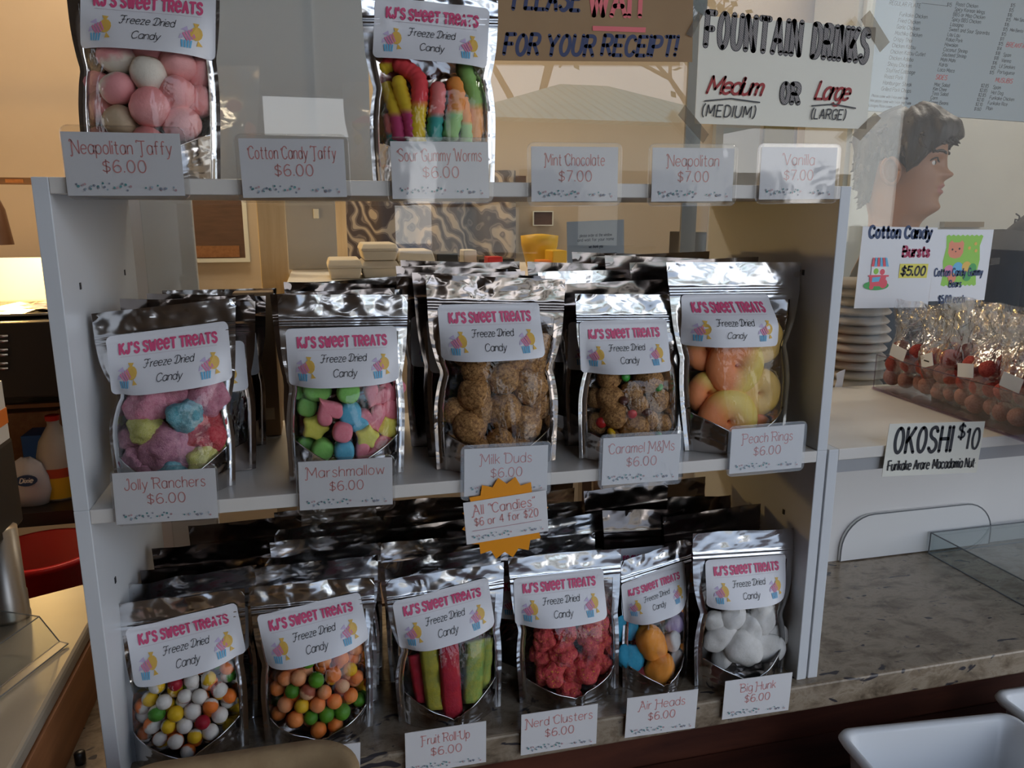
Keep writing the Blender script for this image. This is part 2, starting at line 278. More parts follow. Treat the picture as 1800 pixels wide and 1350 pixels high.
# ------------------------------------------------------------------ lettering: a single-stroke alphabet, cap height 6, x height 4
FT = {
'A': "0,0 2,6 4,0|.9,2.2 3.1,2.2", 'B': "0,0 0,6|~0,6 2.2,6 3.2,5.2 3.1,4 2,3.2 0,3.1|~0,3.1 2.6,3.1 3.8,2.2 3.7,.8 2.4,0 0,0",
'C': "~3.8,4.8 3,5.8 1.8,6 .6,5.2 0,3 .6,.8 1.8,0 3,.2 3.9,1.2", 'D': "0,0 0,6|~0,6 2,5.9 3.4,4.8 3.8,3 3.4,1.2 2,.1 0,0",
'E': "3.4,6 0,6 0,0 3.5,0|0,3.1 2.8,3.1", 'F': "3.4,6 0,6 0,0|0,3.1 2.7,3.1", 'G': "~3.8,4.8 3,5.8 1.8,6 .6,5.2 0,3 .6,.8 1.8,0 3.2,.3 3.8,1.2 3.8,2.6|3.8,2.7 2.2,2.7",
'H': "0,0 0,6|3.8,0 3.8,6|0,3.1 3.8,3.1", 'I': "0,0 0,6", 'J': "~2.6,6 2.6,1.6 2,.3 1,0 .1,.7 0,1.6", 'K': "0,0 0,6|3.5,6 .1,2.6|1.2,3.6 3.7,0", 'L': "0,6 0,0 3.2,0",
'M': "0,0 .3,6 2.4,1.5 4.5,6 4.8,0", 'N': "0,0 0,6 3.8,0 3.8,6", 'O': "~1.9,6 .6,5.2 0,3 .6,.8 1.9,0 3.2,.8 3.8,3 3.2,5.2 1.9,6", 'P': "0,0 0,6|~0,6 2.4,6 3.5,5.3 3.5,3.8 2.4,3 0,2.9",
'R': "0,0 0,6|~0,6 2.4,6 3.5,5.3 3.5,3.8 2.4,3 0,2.9|1.8,2.9 3.7,0", 'S': "~3.5,5 2.8,5.9 1.6,6 .4,5.4 .3,4.2 1.2,3.4 2.6,2.9 3.6,2 3.5,.8 2.4,0 1.2,0 .1,.9",
'T': "0,6 4,6|2,6 2,0", 'U': "~0,6 0,2 .7,.4 1.9,0 3.1,.4 3.8,2 3.8,6", 'V': "0,6 2,0 4,6", 'W': "0,6 1.3,0 2.6,4.6 3.9,0 5.2,6", 'Y': "0,6 2,3 4,6|2,3 2,0",
'a': "~3,3.2 2.2,4 1,4 .1,2.9 0,1.6 .6,.3 1.7,0 2.6,.7 3,1.8|3,4 3,0", 'b': "0,6 0,0|~0,2.4 .7,3.7 1.8,4 2.8,3.2 3,2 2.7,.7 1.7,0 .6,.3 0,1.4", 'c': "~2.9,3.2 2,4 1,3.9 .1,2.8 .1,1.2 1,.1 2,0 2.9,.8",
'd': "3,6 3,0|~3,2.4 2.3,3.7 1.2,4 .2,3.2 0,2 .3,.7 1.3,0 2.4,.3 3,1.4", 'e': "~.1,2.1 1.5,2.2 3,2.3 2.7,3.5 1.6,4 .5,3.5 0,2 .5,.5 1.6,0 2.8,.7", 'f': "~2.4,5.6 1.6,6 .9,5.2 .9,3.5 .9,0|0,3.8 2.1,3.8",
'g': "~3,3.2 2.2,4 1,4 .1,2.9 0,1.6 .6,.3 1.7,0 2.6,.7 3,1.8|~3,4 3,1 3,-.8 2.4,-1.8 1.2,-2 .2,-1.3", 'h': "0,6 0,0|~0,2.5 .8,3.8 1.8,4 2.6,3.4 2.7,2 2.7,0", 'i': "0,4 0,0|0,5.1 0,5.9", 'j': "~1,4 1,0 .8,-1.4 0,-1.9|1,5.4 1,5.7",
'k': "0,6 0,0|2.4,4 0,1.6|.8,2.4 2.6,0", 'l': "0,6 0,0", 'm': "0,4 0,0|~0,2.6 .7,3.8 1.4,4 2,3.3 2,1.5 2,0|~2,2.6 2.7,3.8 3.4,4 4,3.3 4,1.5 4,0", 'n': "0,4 0,0|~0,2.5 .8,3.8 1.8,4 2.6,3.4 2.7,2 2.7,0",
'o': "~1.5,4 .4,3.4 0,2 .4,.6 1.5,0 2.6,.6 3,2 2.6,3.4 1.5,4", 'p': "0,4 0,-2|~0,2.4 .7,3.7 1.8,4 2.8,3.2 3,2 2.7,.7 1.7,0 .6,.3 0,1.4", 'r': "0,4 0,0|~0,2.4 .7,3.6 1.8,4",
's': "~2.3,3.3 1.6,4 .7,3.9 .2,3.1 .8,2.3 1.8,1.8 2.4,1 1.8,.1 .8,0 0,.7", 't': "~1,5.6 1,3 1,1 1.4,.1 2.2,.2|0,4 2.1,4", 'u': "~0,4 0,1.2 .6,.1 1.6,0 2.5,.8 2.8,2|2.8,4 2.8,0", 'v': "0,4 1.4,0 2.8,4", 'w': "0,4 1,0 2.1,3.4 3.2,0 4.2,4",
'x': "0,4 2.6,0|2.6,4 0,0", 'y': "0,4 1.5,0|~3,4 1.5,0 .8,-1.6 -.2,-1.9", 'z': "0,4 2.6,4 0,0 2.7,0",
'0': "~1.6,6 .5,5.2 0,3 .5,.8 1.6,0 2.7,.8 3.2,3 2.7,5.2 1.6,6", '1': "0,4.8 1.2,6 1.2,0", '2': "~0,4.6 .6,5.8 1.8,6 2.9,5.2 2.8,3.8 1.6,2.2 0,0|0,0 3.2,0", '4': "2.4,0 2.4,6 0,1.8 3.3,1.8", '5': "3,6 .4,6 .2,3.4|~.2,3.4 1.6,3.8 2.9,3 3.1,1.6 2.3,.3 1,0 0,.6",
'6': "~2.8,5.5 1.6,6 .5,5 0,2.6 .4,.7 1.5,0 2.8,.6 3.1,1.9 2.6,3.2 1.4,3.5 .2,2.4", '7': "0,6 3,6 .9,0", '8': "~1.6,3.2 .4,4 .4,5.4 1.6,6 2.8,5.4 2.8,4 1.6,3.2 .2,2.2 .2,.7 1.6,0 3,.7 3,2.2 1.6,3.2", '$': "~3,4.6 2.3,5.3 1.3,5.4 .4,4.7 .5,3.7 1.6,3.1 2.8,2.4 3,1.4 2.2,.6 1.1,.5 0,1.2|1.6,6.4 1.6,-.5", '.': "0,0 0,.75", ',': "0,.3 -.3,-.8",
"'": ".5,6.3 .35,5|1.0,6 1.0,6", '"': "0,6 -.1,4.8|1,6 .9,4.8", '!': "0,6 0,1.8|0,.3 0,0", '(': "~1.2,6.6 .2,5 0,3 .2,1 1.2,-.6", ')': "~0,6.6 1,5 1.2,3 1,1 0,-.6", '*': "0,2.4 0,2.7", '-': "0,2.6 1.8,2.6", '&': "3.4,0 .8,4.6 .9,5.6 1.7,6 2.4,5.4 2.2,4.4 .3,2.4 0,1.2 .8,.1 2,.1 3.3,2.2",
'@': "~.2,3.1 2,3.2 4,3.4 3.6,5.2 2.1,6 .6,5.2 0,3 .6,.8 2.1,0 3.7,1",
'=': "~3.6,6.2 1.5,6 -.3,6.2 -1,5.4|~1.9,6.1 1.6,3.4 1,.6 -.2,-.2 -1,.6|.4,3 2.9,3.2", '+': "~.6,.1 1.2,3 1.4,5.6|~-1,4.6 0,5.9 1.8,6.2 3.6,5.4 4.1,3.2 3,.8 1,0 -.2,.4 -.4,1.2", '<': "~3.6,4.9 3,5.9 1.6,6 .2,4.6 0,2.2 .9,.3 2.4,.1 3.8,1.3"}
def _cr(P, k=4):
    out = []
    for i in range(len(P)-1):
        a, b, c_, d = P[max(i-1, 0)], P[i], P[i+1], P[min(i+2, len(P)-1)]
        if i == 0 and (P[0]-P[-1]).length < .01: a = P[-2]
        if i == len(P)-2 and (P[0]-P[-1]).length < .01: d = P[1]
        for j in range(k):
            t = j/k; out.append(.5*((2*b)+(c_-a)*t+(2*a-5*b+4*c_-d)*t*t+(3*b-a-3*c_+d)*t**3))
    return out+[P[-1]]
GL = {}
for ch, s_ in FT.items():
    st = []
    for part in s_.split('|'):
        sm = part[0] == '~'; P = [Vector([float(q) for q in p.split(',')]) for p in part.lstrip('~').split()]
        st.append(_cr(P) if sm else P)
    GL[ch] = (st, max(p.x for q in st for p in q))
def strokes(text, h, sp=1.3, slant=0, sx_=1., align='c', jit=0, fit=None, curl=False):
    """polylines of a line of text with cap height h; baseline y = 0"""
    k = h/6; x = 0; out = []
    for ch in text:
        if ch == ' ': x += 2.4; continue
        st, wd = GL[ch]
        if curl and ch.isupper():   # swashes of the card lettering
            a_ = st[0][0 if st[0][0].y > 3 else -1]; top = min((p for q in st for p in q if p.y > 4.5), key=lambda p: p.x); low_ = min((p for q in st for p in q if p.y < .5), key=lambda p: p.x)
            st = st+[_cr([top+Vector(p) for p in ((0, 0), (-.5, .3), (-.95, .05), (-.95, -.45), (-.6, -.55))])]+([_cr([low_+Vector(p) for p in ((0, 0), (-.1, -.8), (-.7, -1.1), (-1.1, -.6))])] if ch in 'NMFAHPT' else [])
        jy = R.uniform(-jit, jit)
        for q in st: out.append([Vector((p.x+x, p.y+jy)) for p in q])
        x += wd+sp
    x -= sp; kx = k*sx_
    if fit: kx = fit/x
    o = {'c': x/2, 'l': 0, 'r': x}[align]
    return [[Vector(((p.x-o)*kx+slant*p.y*k, p.y*k)) for p in q] for q in out]
def ribbon(polys, w_, caps=False):
    V, Fc, cut = [], [], []
    for q in polys:
        q = [p for i, p in enumerate(q) if i == 0 or (p-q[i-1]).length > 1e-6]; i0 = 0
        for i in range(1, len(q)-1):
            if (q[i]-q[i-1]).normalized().dot((q[i+1]-q[i]).normalized()) < .55: cut.append(q[i0:i+1]); i0 = i
        cut.append(q[i0:])
    for q in cut:
        if len(q) < 2: continue
        n0 = len(V)
        for i, p in enumerate(q):
            a = (q[i]-q[i-1]).normalized() if i else None; b = (q[i+1]-q[i]).normalized() if i < len(q)-1 else None
            a = a or b; b = b or a; t = a+b; t = t.normalized() if t.length > .2 else a
            dd_ = abs(t.dot(a)); k = 1/dd_ if dd_ > .8 else 1; nrm = Vector((-t.y, t.x))*(w_/2*k)
            V += [p+nrm, p-nrm]
        for i in range(len(q)-1): Fc.append([n0+2*i+1, n0+2*i+3, n0+2*i+2, n0+2*i])
        if caps:
            for p in [q[0], q[-1]]+[q[i] for i in range(1, len(q)-1) if (q[i]-q[i-1]).normalized().dot((q[i+1]-q[i]).normalized()) < .8]:
                n1 = len(V); V += [p+Vector((math.cos(a_*math.pi/4), math.sin(a_*math.pi/4)))*w_*.5 for a_ in range(8)]; Fc.append(list(range(n1, n1+8)))
    return V, Fc
def disc2(x, y, r_, n=10, ry=None): return [Vector((x+r_*math.cos(2*math.pi*i/n), y+(ry or r_)*math.sin(2*math.pi*i/n))) for i in range(n)]
class Flat:
    """a panel in the x-z plane facing -y, that writing and prints can be laid on"""
    def __init__(s, root, y=0): s.root = root; s.y = y; s.k = 0
    def put(s, name, mat_, V, Fc, mi=None, dx=0, dy=0, rot=0):
        s.k += 1; c_, s_ = math.cos(rot), math.sin(rot); yy = s.y-.0002*s.k
        return obj(name, [(dx+p.x*c_-p.y*s_, yy, dy+p.x*s_+p.y*c_) for p in V], Fc, mat_, s.root, mi)
    def text(s, name, mat_, text, h, w_, x=0, y=0, caps=False, rot=0, **k):
        V, Fc = ribbon(strokes(text, h, **k), w_, caps); return s.put(name, mat_, V, Fc, None, x, y, rot)
    def lines(s, name, mat_, items, w_, caps=False):
        V, Fc = [], []
        for t, h, x, y, k in items:
            v_, f_ = ribbon([[p+Vector((x, y)) for p in q] for q in strokes(t, h, **k)], w_, caps); n = len(V); V += v_; Fc += [[i+n for i in f] for f in f_]
        return s.put(name, mat_, V, Fc)
    def shapes(s, name, mats, polys):
        """polys: (material index, list of points)"""
        V, Fc, mi = [], [], []
        for m_, P in polys:
            n = len(V); V += P; Fc.append(list(range(n, n+len(P)))); mi.append(m_)
        s.k += 1
        o = obj(name, [(p.x, s.y-.0002*s.k, p.y) for p in V], Fc, mats, s.root, mi); j = 0
        for q_, (m_, P) in enumerate(polys):
            for _ in P: o.data.vertices[j].co.y -= .00003*q_; j += 1
        s.k += int(len(polys)*.15); return o
def ribbons_many(items): return items

CONF = [(R.uniform(-.46, .46), R.random(), R.choice([0, 0, 1, 1, 2, 3]), R.uniform(.7, 1.1)) for _ in range(34)]

# ================================================================== SETTING
WB, WL, WR = 2.35, -1.35, 4.3
def struct(name, g, mats, bevel=0, smooth=False): return tag(g.ob(name, mats, smooth=smooth, bevel=bevel), kind='structure')
struct('floor', G().box((WL, -.05, -1.0), (WR, WB, -.95)), 'dark_floor')
struct('ceiling', G().box((WL, .25, 2.4), (WR, WB, 2.45)), 'white_cupboard')
struct('wall_back', G().box((WL, WB, -.95), (WR, WB+.08, 2.4)), 'beige_wall')
struct('wall_left', G().box((WL-.08, .3, -.95), (WL, WB, 2.4)), 'beige_wall')
struct('wall_right', G().box((WR, .3, -.95), (WR+.08, WB, 2.4)), 'white_cupboard')
g = G(); g.box((WL, .27, 1.55), (WR, .37, 2.4)); g.box((WL-.08, .27, -.95), (-.75, .37, 1.55)); g.box((3.0, .27, -.95), (WR+.08, .37, 1.55)); struct('wall_front', g, 'stucco')
# order counter
g = G().box((-.14, -.012, -.034), (2.95, .30, 0)); o = g.ob('stone_counter', 'granite', bevel=.003); tag(o, 'speckled beige and brown stone counter top carrying the white shelf units', 'counter')
g = G().box((-.12, .06, -.95), (2.95, .28, -.034)); o = g.ob('counter_base', 'red_brown_wood'); tag(o, 'dark wooden base carrying the speckled stone counter', 'cabinet')
g = G().box((.04, .306, -.03), (2.95, .50, 0)); o = g.ob('inner_counter', 'dark_wood'); tag(o, 'dark kitchen-side counter just behind the glass', 'counter'); G().box((.1, .32, -.95), (2.9, .46, -.03)).ob('counter_base', 'dark_wood', o)  # dark colour chosen to cut the light bounced into the shelves
g = G()
for i in range(4): g.box((-.04, -.062-.118*i-.112, -.16), (2.95, -.062-.118*i, -.13))
g.box((-.04, .0, -.16), (2.95, .058, -.13)); g.box((-.04, -.056, -.16), (2.95, -.006, -.132))
o = g.ob('wooden_ledge', 'red_brown_wood', bevel=.002); tag(o, 'dark red-brown wooden ledge below the front edge of the stone counter', 'ledge')
g = G()
for x in (-.03, .4, 1.6, 2.8): g.box((x, -.45, -.95), (x+.05, -.05, -.16))
g.ob('bracket', 'dark_wood', o)

# glass between counter and kitchen
YG = .285
def pane(name, x0, x1, y, z0, z1, m_):
    o = G().box((x0, y, z0), (x1, y+.005, z1)).ob(name, m_); return o
w1 = pane('window_1', .02, 1.062, YG+.012, .004, 1.55, 'window_glass'); tag(w1, kind='structure')
w2 = pane('window_2', .98, 2.95, YG, .002, 1.55, 'clean_glass'); tag(w2, kind='structure')

# ================================================================== SHELF UNITS
H, D, W, T = .285, .277, .76, .0127
def side(x, z0, z1): return G().box((x, 0, z0), (x+T, D, z1))
def unit(name, label, x0, z0, wd, back):
    r_ = thing(name, label, 'shelf unit', (x0, 0, z0), 'white laminate shelf units')
    G().box((0, 0, 0), (T, D, H)).ob('side_panel', 'white_laminate', r_, bevel=.0008)
    G().box((wd-T, 0, 0), (wd, D, H)).ob('side_panel', 'white_laminate', r_, bevel=.0008)
    G().box((T, 0, H-.0132), (wd-T, D, H)).ob('shelf_board', 'shelf_laminate', r_, bevel=.0008)
    if back: G().box((T, D-.006, 0), (wd-T, D, H-.0132)).ob('back_panel', 'grey_board', r_)
    g = G()
    for sx_ in (T+.0003, wd-T-.0003):
        for yy in (.05, .22): g.box((sx_-.0004, yy, .19), (sx_+.0004, yy+.004, .196))
    g.ob('peg_hole', 'black_ink', r_)
    return r_
unit('shelf_unit', 'lower white shelf unit on the stone counter holding the bottom row of pouches', 0, 0, W, False)
unit('shelf_unit', 'upper white shelf unit stacked on the lower one, under the top row of pouches', 0, H, W, False)
ru = unit('shelf_unit', 'low white shelf unit at right carrying the tray of red sweets', W+.0025, 0, .95, True)
# arched hatch at the back of the right-hand unit
a, b = at(1475, 972, 'y', .268), at(1745, 880, 'y', .268)
P = [(a.x, .002), (b.x, .002)]; rr = .055
zt = b.z
for k in range(9): t = math.pi/2*k/8; P.append((b.x-rr+rr*math.cos(t), zt-rr+rr*math.sin(t)))
for k in range(9): t = math.pi/2+math.pi/2*k/8; P.append((a.x+rr+rr*math.cos(t), zt-rr+rr*math.sin(t)))
o = G().prism(P, .264, .2695).ob('arched_board', 'white_plastic'); tag(o, 'white board with rounded top corners leaning against the back of the low unit', 'board')
g = G(); n = len(P)
for i in range(1, n-1): g.tube([(P[i][0], .264, P[i][1]), (P[i+1][0], .264, P[i+1][1])], .0011, 6)
g.tube([(P[-1][0], .264, P[-1][1]), (P[0][0], .264, .002)], .0011, 6)
e = g.ob('edge_trim', 'acrylic_edge', o)
G().box((W+.0025+T, .004, H-.029), (W+.0025+.95-T, .008, H-.0132)).ob('grey_strip', 'dull_steel_sheet', ru).location = (-W-.0025, .0, 0)  # grey strip along the front underside of the board

# clear box on the counter at right
a = at(1630, 972, 'z', 0); hb = .036
x0, x1, y0, y1 = a.x, 1.62, .03, .258
r_ = thing('clear_display_box', 'low clear acrylic box lying on the stone counter at right', 'box', (x0, y0, .0005))
wd, dp = x1-x0, y1-y0
G().box((0, 0, 0), (wd, .003, hb)).ob('front_wall', 'clear_acrylic', r_); G().box((0, dp-.003, 0), (wd, dp, hb)).ob('back_wall', 'clear_acrylic', r_)
G().box((0, .003, 0), (.003, dp-.003, hb)).ob('side_wall', 'clear_acrylic', r_); G().box((wd-.003, .003, 0), (wd, dp-.003, hb)).ob('side_wall', 'clear_acrylic', r_)
G().box((.003, .003, hb-.003), (wd-.003, dp-.003, hb)).ob('top_sheet', 'clear_acrylic', r_)
g = G(); e_ = .0011
for z in (0, hb): g.tube([(0, 0, z), (0, dp, z)], e_, 6); g.tube([(0, dp, z), (wd, dp, z)], e_, 6); g.tube([(0, 0, z), (wd, 0, z)], e_, 6)
g.tube([(0, dp, 0), (0, dp, hb)], e_, 6); g.tube([(0, 0, 0), (0, 0, hb)], e_, 6); g.ob('polished_edge', 'acrylic_edge', r_)

# ================================================================== POUCHES
class Bag:
    def __init__(s, x0, x1, z, xt0, xt1, zt, dz, seed, Tf=.026, Tb=.018, lean=.02, pL=.08, pR=.08, vL=.5, vR=.55, yaw=0, crease=.1, full=.42):
        s.full = full
        s.W0, s.W1 = x1-x0, xt1-xt0; s.cx0 = 0; s.cx1 = (xt0+xt1)/2-(x0+x1)/2; s.H = zt-z; s.dz = dz; s.seed = seed
        s.Tf, s.Tb, s.lean = Tf, Tb, lean; s.p = (pL, pR, vL, vR); s.yaw = yaw; s.crease = crease
        s.rnd = random.Random(seed); s.vc, s.ve = .055+s.rnd.uniform(-.015, .02), .19+s.rnd.uniform(-.03, .04)
        s.lab = None; s.fold = [(s.rnd.uniform(-.8, .8), s.rnd.uniform(.006, .02), s.rnd.choice((-1, 1))) for _ in range(9)]
    def hw(s, u, v):
        w_ = (s.W0+(s.W1-s.W0)*v)/2; pL, pR, vL, vR = s.p
        p, vv = (pL, vL) if u < 0 else (pR, vR)
        d = abs(v-vv); k = p*math.exp(-(d/.13)**2)+.35*p*math.exp(-(d/.035)**2)
        return w_*(1-k)
    def prof(s, v): return (1-sstep(s.full, .83, v))*(.82+.18*min(1, v/.12))
    def acr(s, u): return max(0, 1-abs(u/.9)**3.4)
    def base(s, u, v, y):
        return Vector((s.cx0+(s.cx1-s.cx0)*v+u*s.hw(u, v), y+s.lean*v, v*s.H+s.dz*u*v))
    def front(s, u, v, off=0, wr=1.):
        y = -s.Tf*s.prof(v)*s.acr(u)
        if s.lab:   # the stuck-on label stiffens the film
            lx, lz, hw_, hh_ = s.lab; X = s.cx0+(s.cx1-s.cx0)*v+u*s.hw(u, v); wr *= max(.12, sstep(1.0, 1.22, max(abs(X-lx)/hw_, abs(v*s.H-lz)/hh_)))
        m_ = wr*s.acr(u)*(1-sstep(.7, .82, v)); q = s.seed*1.7
        y += m_*(.0042*noise.noise((u*1.7+q, v*2.6, q))+.0018*(abs(noise.noise((u*3+v*2+q, v*5-u*2, q+5)))-.25))
        if v < .46: y -= .003*wr*math.exp(-((u-s.crease-.05*math.sin(9*v))/.026)**2)*sstep(.46, .3, v)
        # gathers running in from the pinched sides
        for sg, p, vv in ((-1, s.p[0], s.p[2]), (1, s.p[1], s.p[3])):
            d = (u*sg-.55)
            if d > 0: y += wr*.022*p*math.cos((v-vv)*46)*math.exp(-((v-vv)/.12)**2)*d*max(0, .9-u*sg)*9
        if v > .8:   # heat-seal ridges, zip and the waves of the top edge
            for zc in (.838, .866): y -= .0016*math.exp(-((v-zc)/.0075)**2)
            if v > .9: y += (v-.9)*.055*noise.noise((u*2.3+q, q, 0))
            y += .0012*noise.noise((u*5+q, v*18, q))*min(1, (v-.8)*8) if v > .88 else 0
        return s.base(u, v, y-off)
    def back(s, u, v):
        y = s.Tb*s.prof(v)*s.acr(u)+.0006
        q = s.seed; y += s.acr(u)*(1-sstep(.7, .82, v))*.003*noise.noise((u*2+q, v*3, q+9))
        if v > .9: y += (v-.9)*.055*noise.noise((u*2.3+s.seed*1.7, s.seed*1.7, 0))
        return s.base(u, v, y)
    def vb(s, u): return s.vc+(s.ve-s.vc)*abs(u/.86)**.9
    def build(s, root, foil='silver_foil', fine=True, film=True, label=None):
        if label: s.lab = (label[0], label[1], (label[3] if len(label) > 3 else .106)/2, (label[4] if len(label) > 4 else .054)/2)
        k = 1 if fine else .5; N = lambda n: max(4, int(n*k)); g = G()
        g.grid(s.back, lin(-1, 1, N(30)), lin(0, 1, N(36)), 0, flip=True)
        for a_, b_ in ((-1, -.86), (.86, 1)): g.grid(s.front, lin(a_, b_, 4), lin(0, .8, N(40)), 1)
        def top(u, v):
            p = s.front(u, v)
            if v > .955 and abs(u) > .9: p.z -= s.H*.05*max(0, (abs(u)-.9)/.1)**2*((v-.955)/.045)
            return p
        g.grid(top, lin(-1, 1, N(44)), lin(.8, 1, N(34)), 1)
        def gus(u, t):
            v = s.vb(u)*t; return s.front(u, v, .0012*sstep(.85, 1, t)-.0006*math.sin(7*u)*t)
        g.grid(gus, lin(-.86, .86, N(31)), lin(0, 1, N(10)), 0)
        if fine: g.tube([s.front(u, s.vb(u), .0012) for u in lin(-.86, .86, 25)], .0007, 5, 1)   # the crease of the folded base
        # folded base
        fu = lin(-1, 1, N(21)); g.grid(lambda u, t: s.front(u, 0)*(1-t)+s.back(u, 0)*t, fu, [0, 1], 0, flip=True)
        p = g.ob('foil_pouch', [foil, 'seal_foil' if foil == 'silver_foil' else foil], root, smooth=True)
        if film:
            f_ = G().grid(lambda u, t: s.front(u, s.vb(u)+(.80-s.vb(u))*t), lin(-.86, .86, N(44)), lin(0, 1, N(46)))
            f_.ob('clear_window', 'clear_film', root, smooth=True)
        if label: s.sticker(root, *label)
        return p
    def on(s, x, z, off):
        v = z/s.H; cx = s.cx0+(s.cx1-s.cx0)*v; h_ = s.hw(x-cx, v); return s.front((x-cx)/h_, v, off)
    def sticker(s, root, lx, lz, roll, lw=.106, lh=.054):
        v = lz/s.H; roll -= s.dz*v/((s.W0+s.W1)/4); c_, s_ = math.cos(roll), math.sin(roll)
        mp = lambda p, off: s.on(lx+p.x*c_-p.y*s_, lz+p.x*s_+p.y*c_, off)
        o0 = [Vector(p) for p in rrect(lw, lh, .005, 5)]; ol = []
        for i, p in enumerate(o0):
            nx_ = o0[(i+1) % len(o0)]; c9 = max(1, int((nx_-p).length/.005)); ol += [p.lerp(nx_, j/c9) for j in range(c9)]
        n = len(ol); V = [mp(Vector((0, 0)), .0012)]; Fc = []; K = 14
        for k in range(1, K+1): V += [mp(p*(k/K), .0012) for p in ol]
        for i in range(n):
            j = (i+1) % n; Fc.append([0, 1+i, 1+j])
            for k in range(K-1): a_ = 1+k*n; Fc.append([a_+i, a_+n+i, a_+n+j, a_+j])
        lab = obj('label', V, Fc, 'label_paper', root, None, True); k = lw/.106
        def ink(name, m_, st, w_, caps=False, off=.0019):
            V, Fc = ribbon(st, w_, caps); obj(name, [mp(p, off) for p in V], Fc, m_, lab)
        sh = lambda st, x, y: [[p+Vector((x, y))*k for p in q] for q in st]
        ink('lettering', 'pink_ink', sh(strokes("KJ'S SW@@T TR@ATS", .0088*k, sp=2.0, fit=.084*k), 0, .0095), .0021*k, True)
        ink('script_lettering', 'black_ink', sh(strokes("=reeze +ried", .0066*k, sp=.75, slant=.16, fit=.042*k), 0, -.0045)+sh(strokes("<andy", .0066*k, sp=.75, slant=.16, fit=.022*k), 0, -.0175), .00055*k)
        ink('rule_line', 'faint_line', [[Vector((x*k, .0066*k)) for x in lin(-.042, .042, 9)]], .0003*k)
        for ex in (-.036, .035):
            polys = []; c0 = Vector((ex, -.0105)); A = lambda q: [(c0+p)*k for p in q]
            polys += [(3, A([Vector((-.009, .005)), Vector((-.004, .0085)), Vector((-.003, .004))])), (3, A([Vector((-.0098, -.003)), Vector((-.006, -.002)), Vector((-.0085, .0015))]))]
            polys += [(0, A([Vector((.0005, .0115)), Vector((.0055, .011)), Vector((.003, .006))])), (0, A([Vector((.0085, -.0075)), Vector((.0042, -.008)), Vector((.005, -.003))]))]
            polys.append((0, A(disc2(.0035, .0025, .0048, 12, .006))))
            for j in range(4): polys.append((1, A([Vector((-.0075+.0021*j, .0015+.0012*j)), Vector((-.0064+.0021*j, .003+.0012*j)), Vector((-.0016+.0016*j, -.0046+.0012*j)), Vector((-.0026+.0016*j, -.0055+.0012*j))])))
            for j in range(4): polys.append((2, A([Vector((-.0078+.0024*j, -.004)), Vector((-.0064+.0024*j, -.004)), Vector((-.0058+.002*j, -.0105)), Vector((-.0070+.002*j, -.0105))])))
            V, Fc, mi = [], [], []
            for i, (m_, P) in enumerate(polys):
                n = len(V); V += [mp(p, .0017+.00004*i) for p in P]; Fc.append(list(range(n, n+len(P)))); mi.append(m_)
            obj('candy_print', V, Fc, ['print_yellow', 'print_pink', 'print_blue', 'print_lilac'], lab, mi)
ORD = ['first', 'second', 'third', 'fourth', 'fifth', 'sixth', 'seventh', 'eighth', 'ninth', 'tenth', 'eleventh', 'twelfth']
BAGS = {}
def px_bag(key, label, z, TL, TR, bl, br, y0=.028, lab=None, foil='silver_foil', **kw):
    """a filled pouch whose top corners and base ends are seen at these pixels, standing at y0 on a board at height z"""
    lean = kw.get('lean', .02); a_, b_ = at(*TL, 'y', y0+lean), at(*TR, 'y', y0+lean); c_, d_ = at(*bl, 'y', y0), at(*br, 'y', y0)
    B = Bag(c_.x, d_.x, z, a_.x, b_.x, (a_.z+b_.z)/2, (b_.z-a_.z)/2, len(BAGS)+1, **kw)
    loc = Vector(((c_.x+d_.x)/2, y0, z+.0006)); r_ = thing('candy_pouch', label, 'candy pouch', loc, 'front pouches of freeze-dried sweets')
    if lab:
        (lx, ly), deg = lab[:2]; p = at(lx, ly, 'y', y0-.006); L = (p.x-loc.x, p.z-z, math.radians(deg))+tuple(lab[2:])
    B.build(r_, foil, label=L if lab else None); B.loc = loc; BAGS[key] = B; return B
Z1, Z2, Z0 = H, 2*H, 0
px_bag('JR', 'silver pouch of large pink and blue sugar lumps, leftmost in the middle row', Z1, (160, 553), (414, 524), (205, 858), (414, 856), y0=.036, lab=((293, 637), 5.5), pL=.16, pR=.07, vL=.55, vR=.42, Tf=.03)
px_bag('MA', 'silver pouch of pastel marshmallow stars and hearts in the middle row', Z1, (487, 519), (717, 519), (510, 855), (710, 850), y0=.036, lab=((605, 631), 0), pL=.07, pR=.05, Tf=.027)
px_bag('MD', 'silver pouch of large brown malty balls, middle of the middle row', Z1, (748, 484), (994, 492), (768, 828), (976, 816), y0=.036, lab=((870, 587), 0), pL=.1, pR=.1, vL=.5, vR=.52, full=.55, foil='dark_reflection_foil')
px_bag('CM', 'silver pouch of small brown balls and coloured buttons in the middle row', Z1, (1012, 518), (1204, 519), (1018, 818), (1196, 800), y0=.036, lab=((1109, 613), 0, .1, .054), pL=.1, pR=.08, vL=.55, vR=.6)
px_bag('PR', 'silver pouch of orange and yellow rings, rightmost in the middle row', Z1, (1171, 462), (1410, 462), (1204, 800), (1376, 795), y0=.034, lab=((1290, 566), -1), pL=.05, pR=.1, vL=.5, vR=.55, full=.66)
px_bag('SK', 'silver pouch of white and coloured shell candies, leftmost in the bottom row', Z0, (192, 1064), (430, 1036), (228, 1347), (440, 1338), y0=.036, lab=((323, 1146), 7.5), pL=.06, pR=.04, vL=.45)
px_bag('OR', 'silver pouch of small orange and green candy balls in the bottom row', Z0, (437, 1034), (658, 1016), (468, 1320), (657, 1312), y0=.036, lab=((552, 1121), 7), pL=.06, pR=.03)
